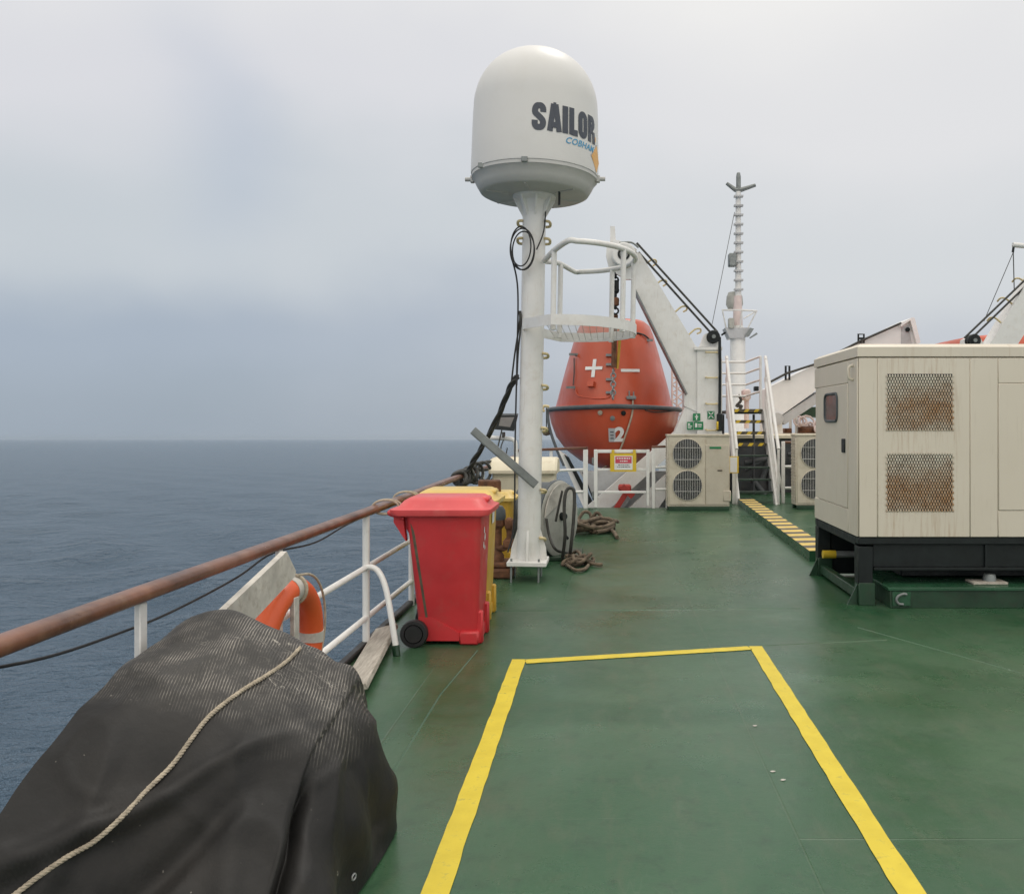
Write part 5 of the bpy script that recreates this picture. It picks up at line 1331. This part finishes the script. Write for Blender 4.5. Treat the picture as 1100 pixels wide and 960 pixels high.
for (x_, y_) in ((GX, GY), (GX, GY + GD - .13), (GX1 - .13, GY), (GX1 - .13, GY + GD - .13)):
    lg = part('leg', MB().box(x_, x_ + .13, y_, y_ + .13, .19, .524, .004), m_dark, ge)
    part('foot', MB().box(x_ + .004, x_ + .15, y_ - .004, y_ + .14, 0, .20, .004).prism([(x_ - .085, y_ + .04, 0), (x_ + .002, y_ + .04, 0), (x_ + .002, y_ + .04, .185)], (0, .02, 0)), m_dgreen, lg)
part('pipe', MB().cyl((GX + .45, GY + 1.36, .25), (GX + .155, GY + 1.36, .25), .036, 12), m_alu, ge)
part('pipe_sleeve', MB().cyl((GX + .155, GY + 1.36, .25), (GX + .02, GY + 1.36, .25), .042, 12), m_syel, ge)
part('long_rail', MB().box(GX + .02, GX + .09, GY + .15, GY + GD - .14, .03, .12, .006), m_dgreen, ge)

pn = thing('deck_plinth', 'low green painted steel plinth with a lashing ring beside the generator leg', 'plinth', (3.8, 8.0, 0))
part('top', MB().box(2.47, 5.2, GY - .13, GY + .75, .155, .185, .004), m_dgreen2, pn)
part('side', MB().box(2.49, 5.18, GY - .11, GY + .73, 0, .155, .003), m_dgreen, pn)
YH = GY - .135
sh = MB().tube([Vector((2.63, YH, .125)), Vector((2.60, YH, .13)), Vector((2.555, YH, .11)), Vector((2.54, YH, .075)), Vector((2.56, YH, .045)), Vector((2.60, YH, .038))], .012, 8, 4)
part('lashing_ring', sh, m_grey, pn)
part('ring_plate', MB().box(2.51, 2.67, GY - .122, GY - .112, .02, .148, .003), m_dgreen2, pn)
vt = thing('deck_vent', 'small grey vent cap on a wooden pad on the green plinth', 'vent', (3.42, 7.85, .186))
part('pad', MB().box(3.27, 3.58, 7.72, 7.90, .186, .208, .004), m_plank, vt)
part('cap', MB().lathe([(.058, .208), (.055, .25), (.045, .27), (0, .275)], (3.45, 7.81, 0), 16), m_grey, vt)

# hazard striped coaming
hk = thing('striped_coaming', 'low green coaming with yellow and dark hazard stripes leading to the stairs', 'kerb', (2.5, 13.5, 0))
ka, kb_ = Vector((2.385, 10.2, 0)), Vector((2.60, 17.2, 0))
kd = (kb_ - ka).normalized(); kn_ = Vector((kd.y, -kd.x, 0)); kw, kh = .30, .12
part('kerb', MB().prism([ka, ka + kn_ * kw, kb_ + kn_ * kw, kb_], (0, 0, kh)), m_dgreen2, hk)
L_ = (kb_ - ka).length; ns = 16; pit = L_ / ns
u = Vector((0, 0, 1)); m_coam = MAT('coaming yellow', (.66, .47, .10), .55, var=.1, scale=12, dirt=((.5, .44, .3), .6))
for i in range(ns):
    for nm_, mt_, a, b in (('yellow_stripe', m_coam, 0, .52), ('dark_stripe', m_hazk, .52, 1)):
        p, q_ = ka + kd * (pit * (i + a)), ka + kd * (pit * (i + b)); sl = kd * .06
        mb_ = MB().add([p + u * (kh + .003), q_ + u * (kh + .003), q_ + sl + kn_ * kw + u * (kh + .003), p + sl + kn_ * kw + u * (kh + .003)], [[0, 3, 2, 1]])
        part(nm_, mb_, mt_, hk, fix=False)

# a few paint flakes on the deck
for k, (px, py) in enumerate(((811, 779), (830, 828), (841, 837))):
    c_ = G(px, py, .003)
    solo('paint_flake', MB().add([c_ + Vector((.012 * math.cos(a) * (1 + .3 * math.sin(3 * a + k)), .010 * math.sin(a), .001 * math.cos(a))) for a in np.linspace(0, 2 * math.pi, 8)[:-1]], [list(range(7))]), m_board, 'tiny white paint flake lying inside the yellow rectangle on the deck', 'paint flake', 'paint flakes on the deck', fix=False)

# ------------------------------------------------------------------ sea haze
HZ = 9000.0
hzm = bpy.data.materials.new('haze'); hzm.use_nodes = True
t_ = hzm.node_tree; t_.nodes.clear()
o_ = t_.nodes.new('ShaderNodeOutputMaterial'); v_ = t_.nodes.new('ShaderNodeVolumePrincipled')
v_.inputs['Color'].default_value = (.49, .55, .60, 1); v_.inputs['Density'].default_value = .5 / 20000
t_.links.new(v_.outputs[0], o_.inputs['Volume'])
def sz(y): return -y * math.tan(TILT)
hb2 = MB(); V_ = []
for z0, z1 in ((SEA - 14, 26),):
    for x_, y_ in ((-HZ, -400), (HZ, -400), (HZ, HZ), (-HZ, HZ)):
        V_ += [(x_, y_, sz(y_) + z0), (x_, y_, sz(y_) + z1)]
hb2.add(V_, [[0, 2, 4, 6], [1, 3, 5, 7], [0, 1, 3, 2], [2, 3, 5, 4], [4, 5, 7, 6], [6, 7, 1, 0]])
hz3 = solo('haze', hb2, hzm, kind='stuff')
hz3['label'] = 'thin grey sea haze fading the water towards the horizon'; hz3['category'] = 'haze'
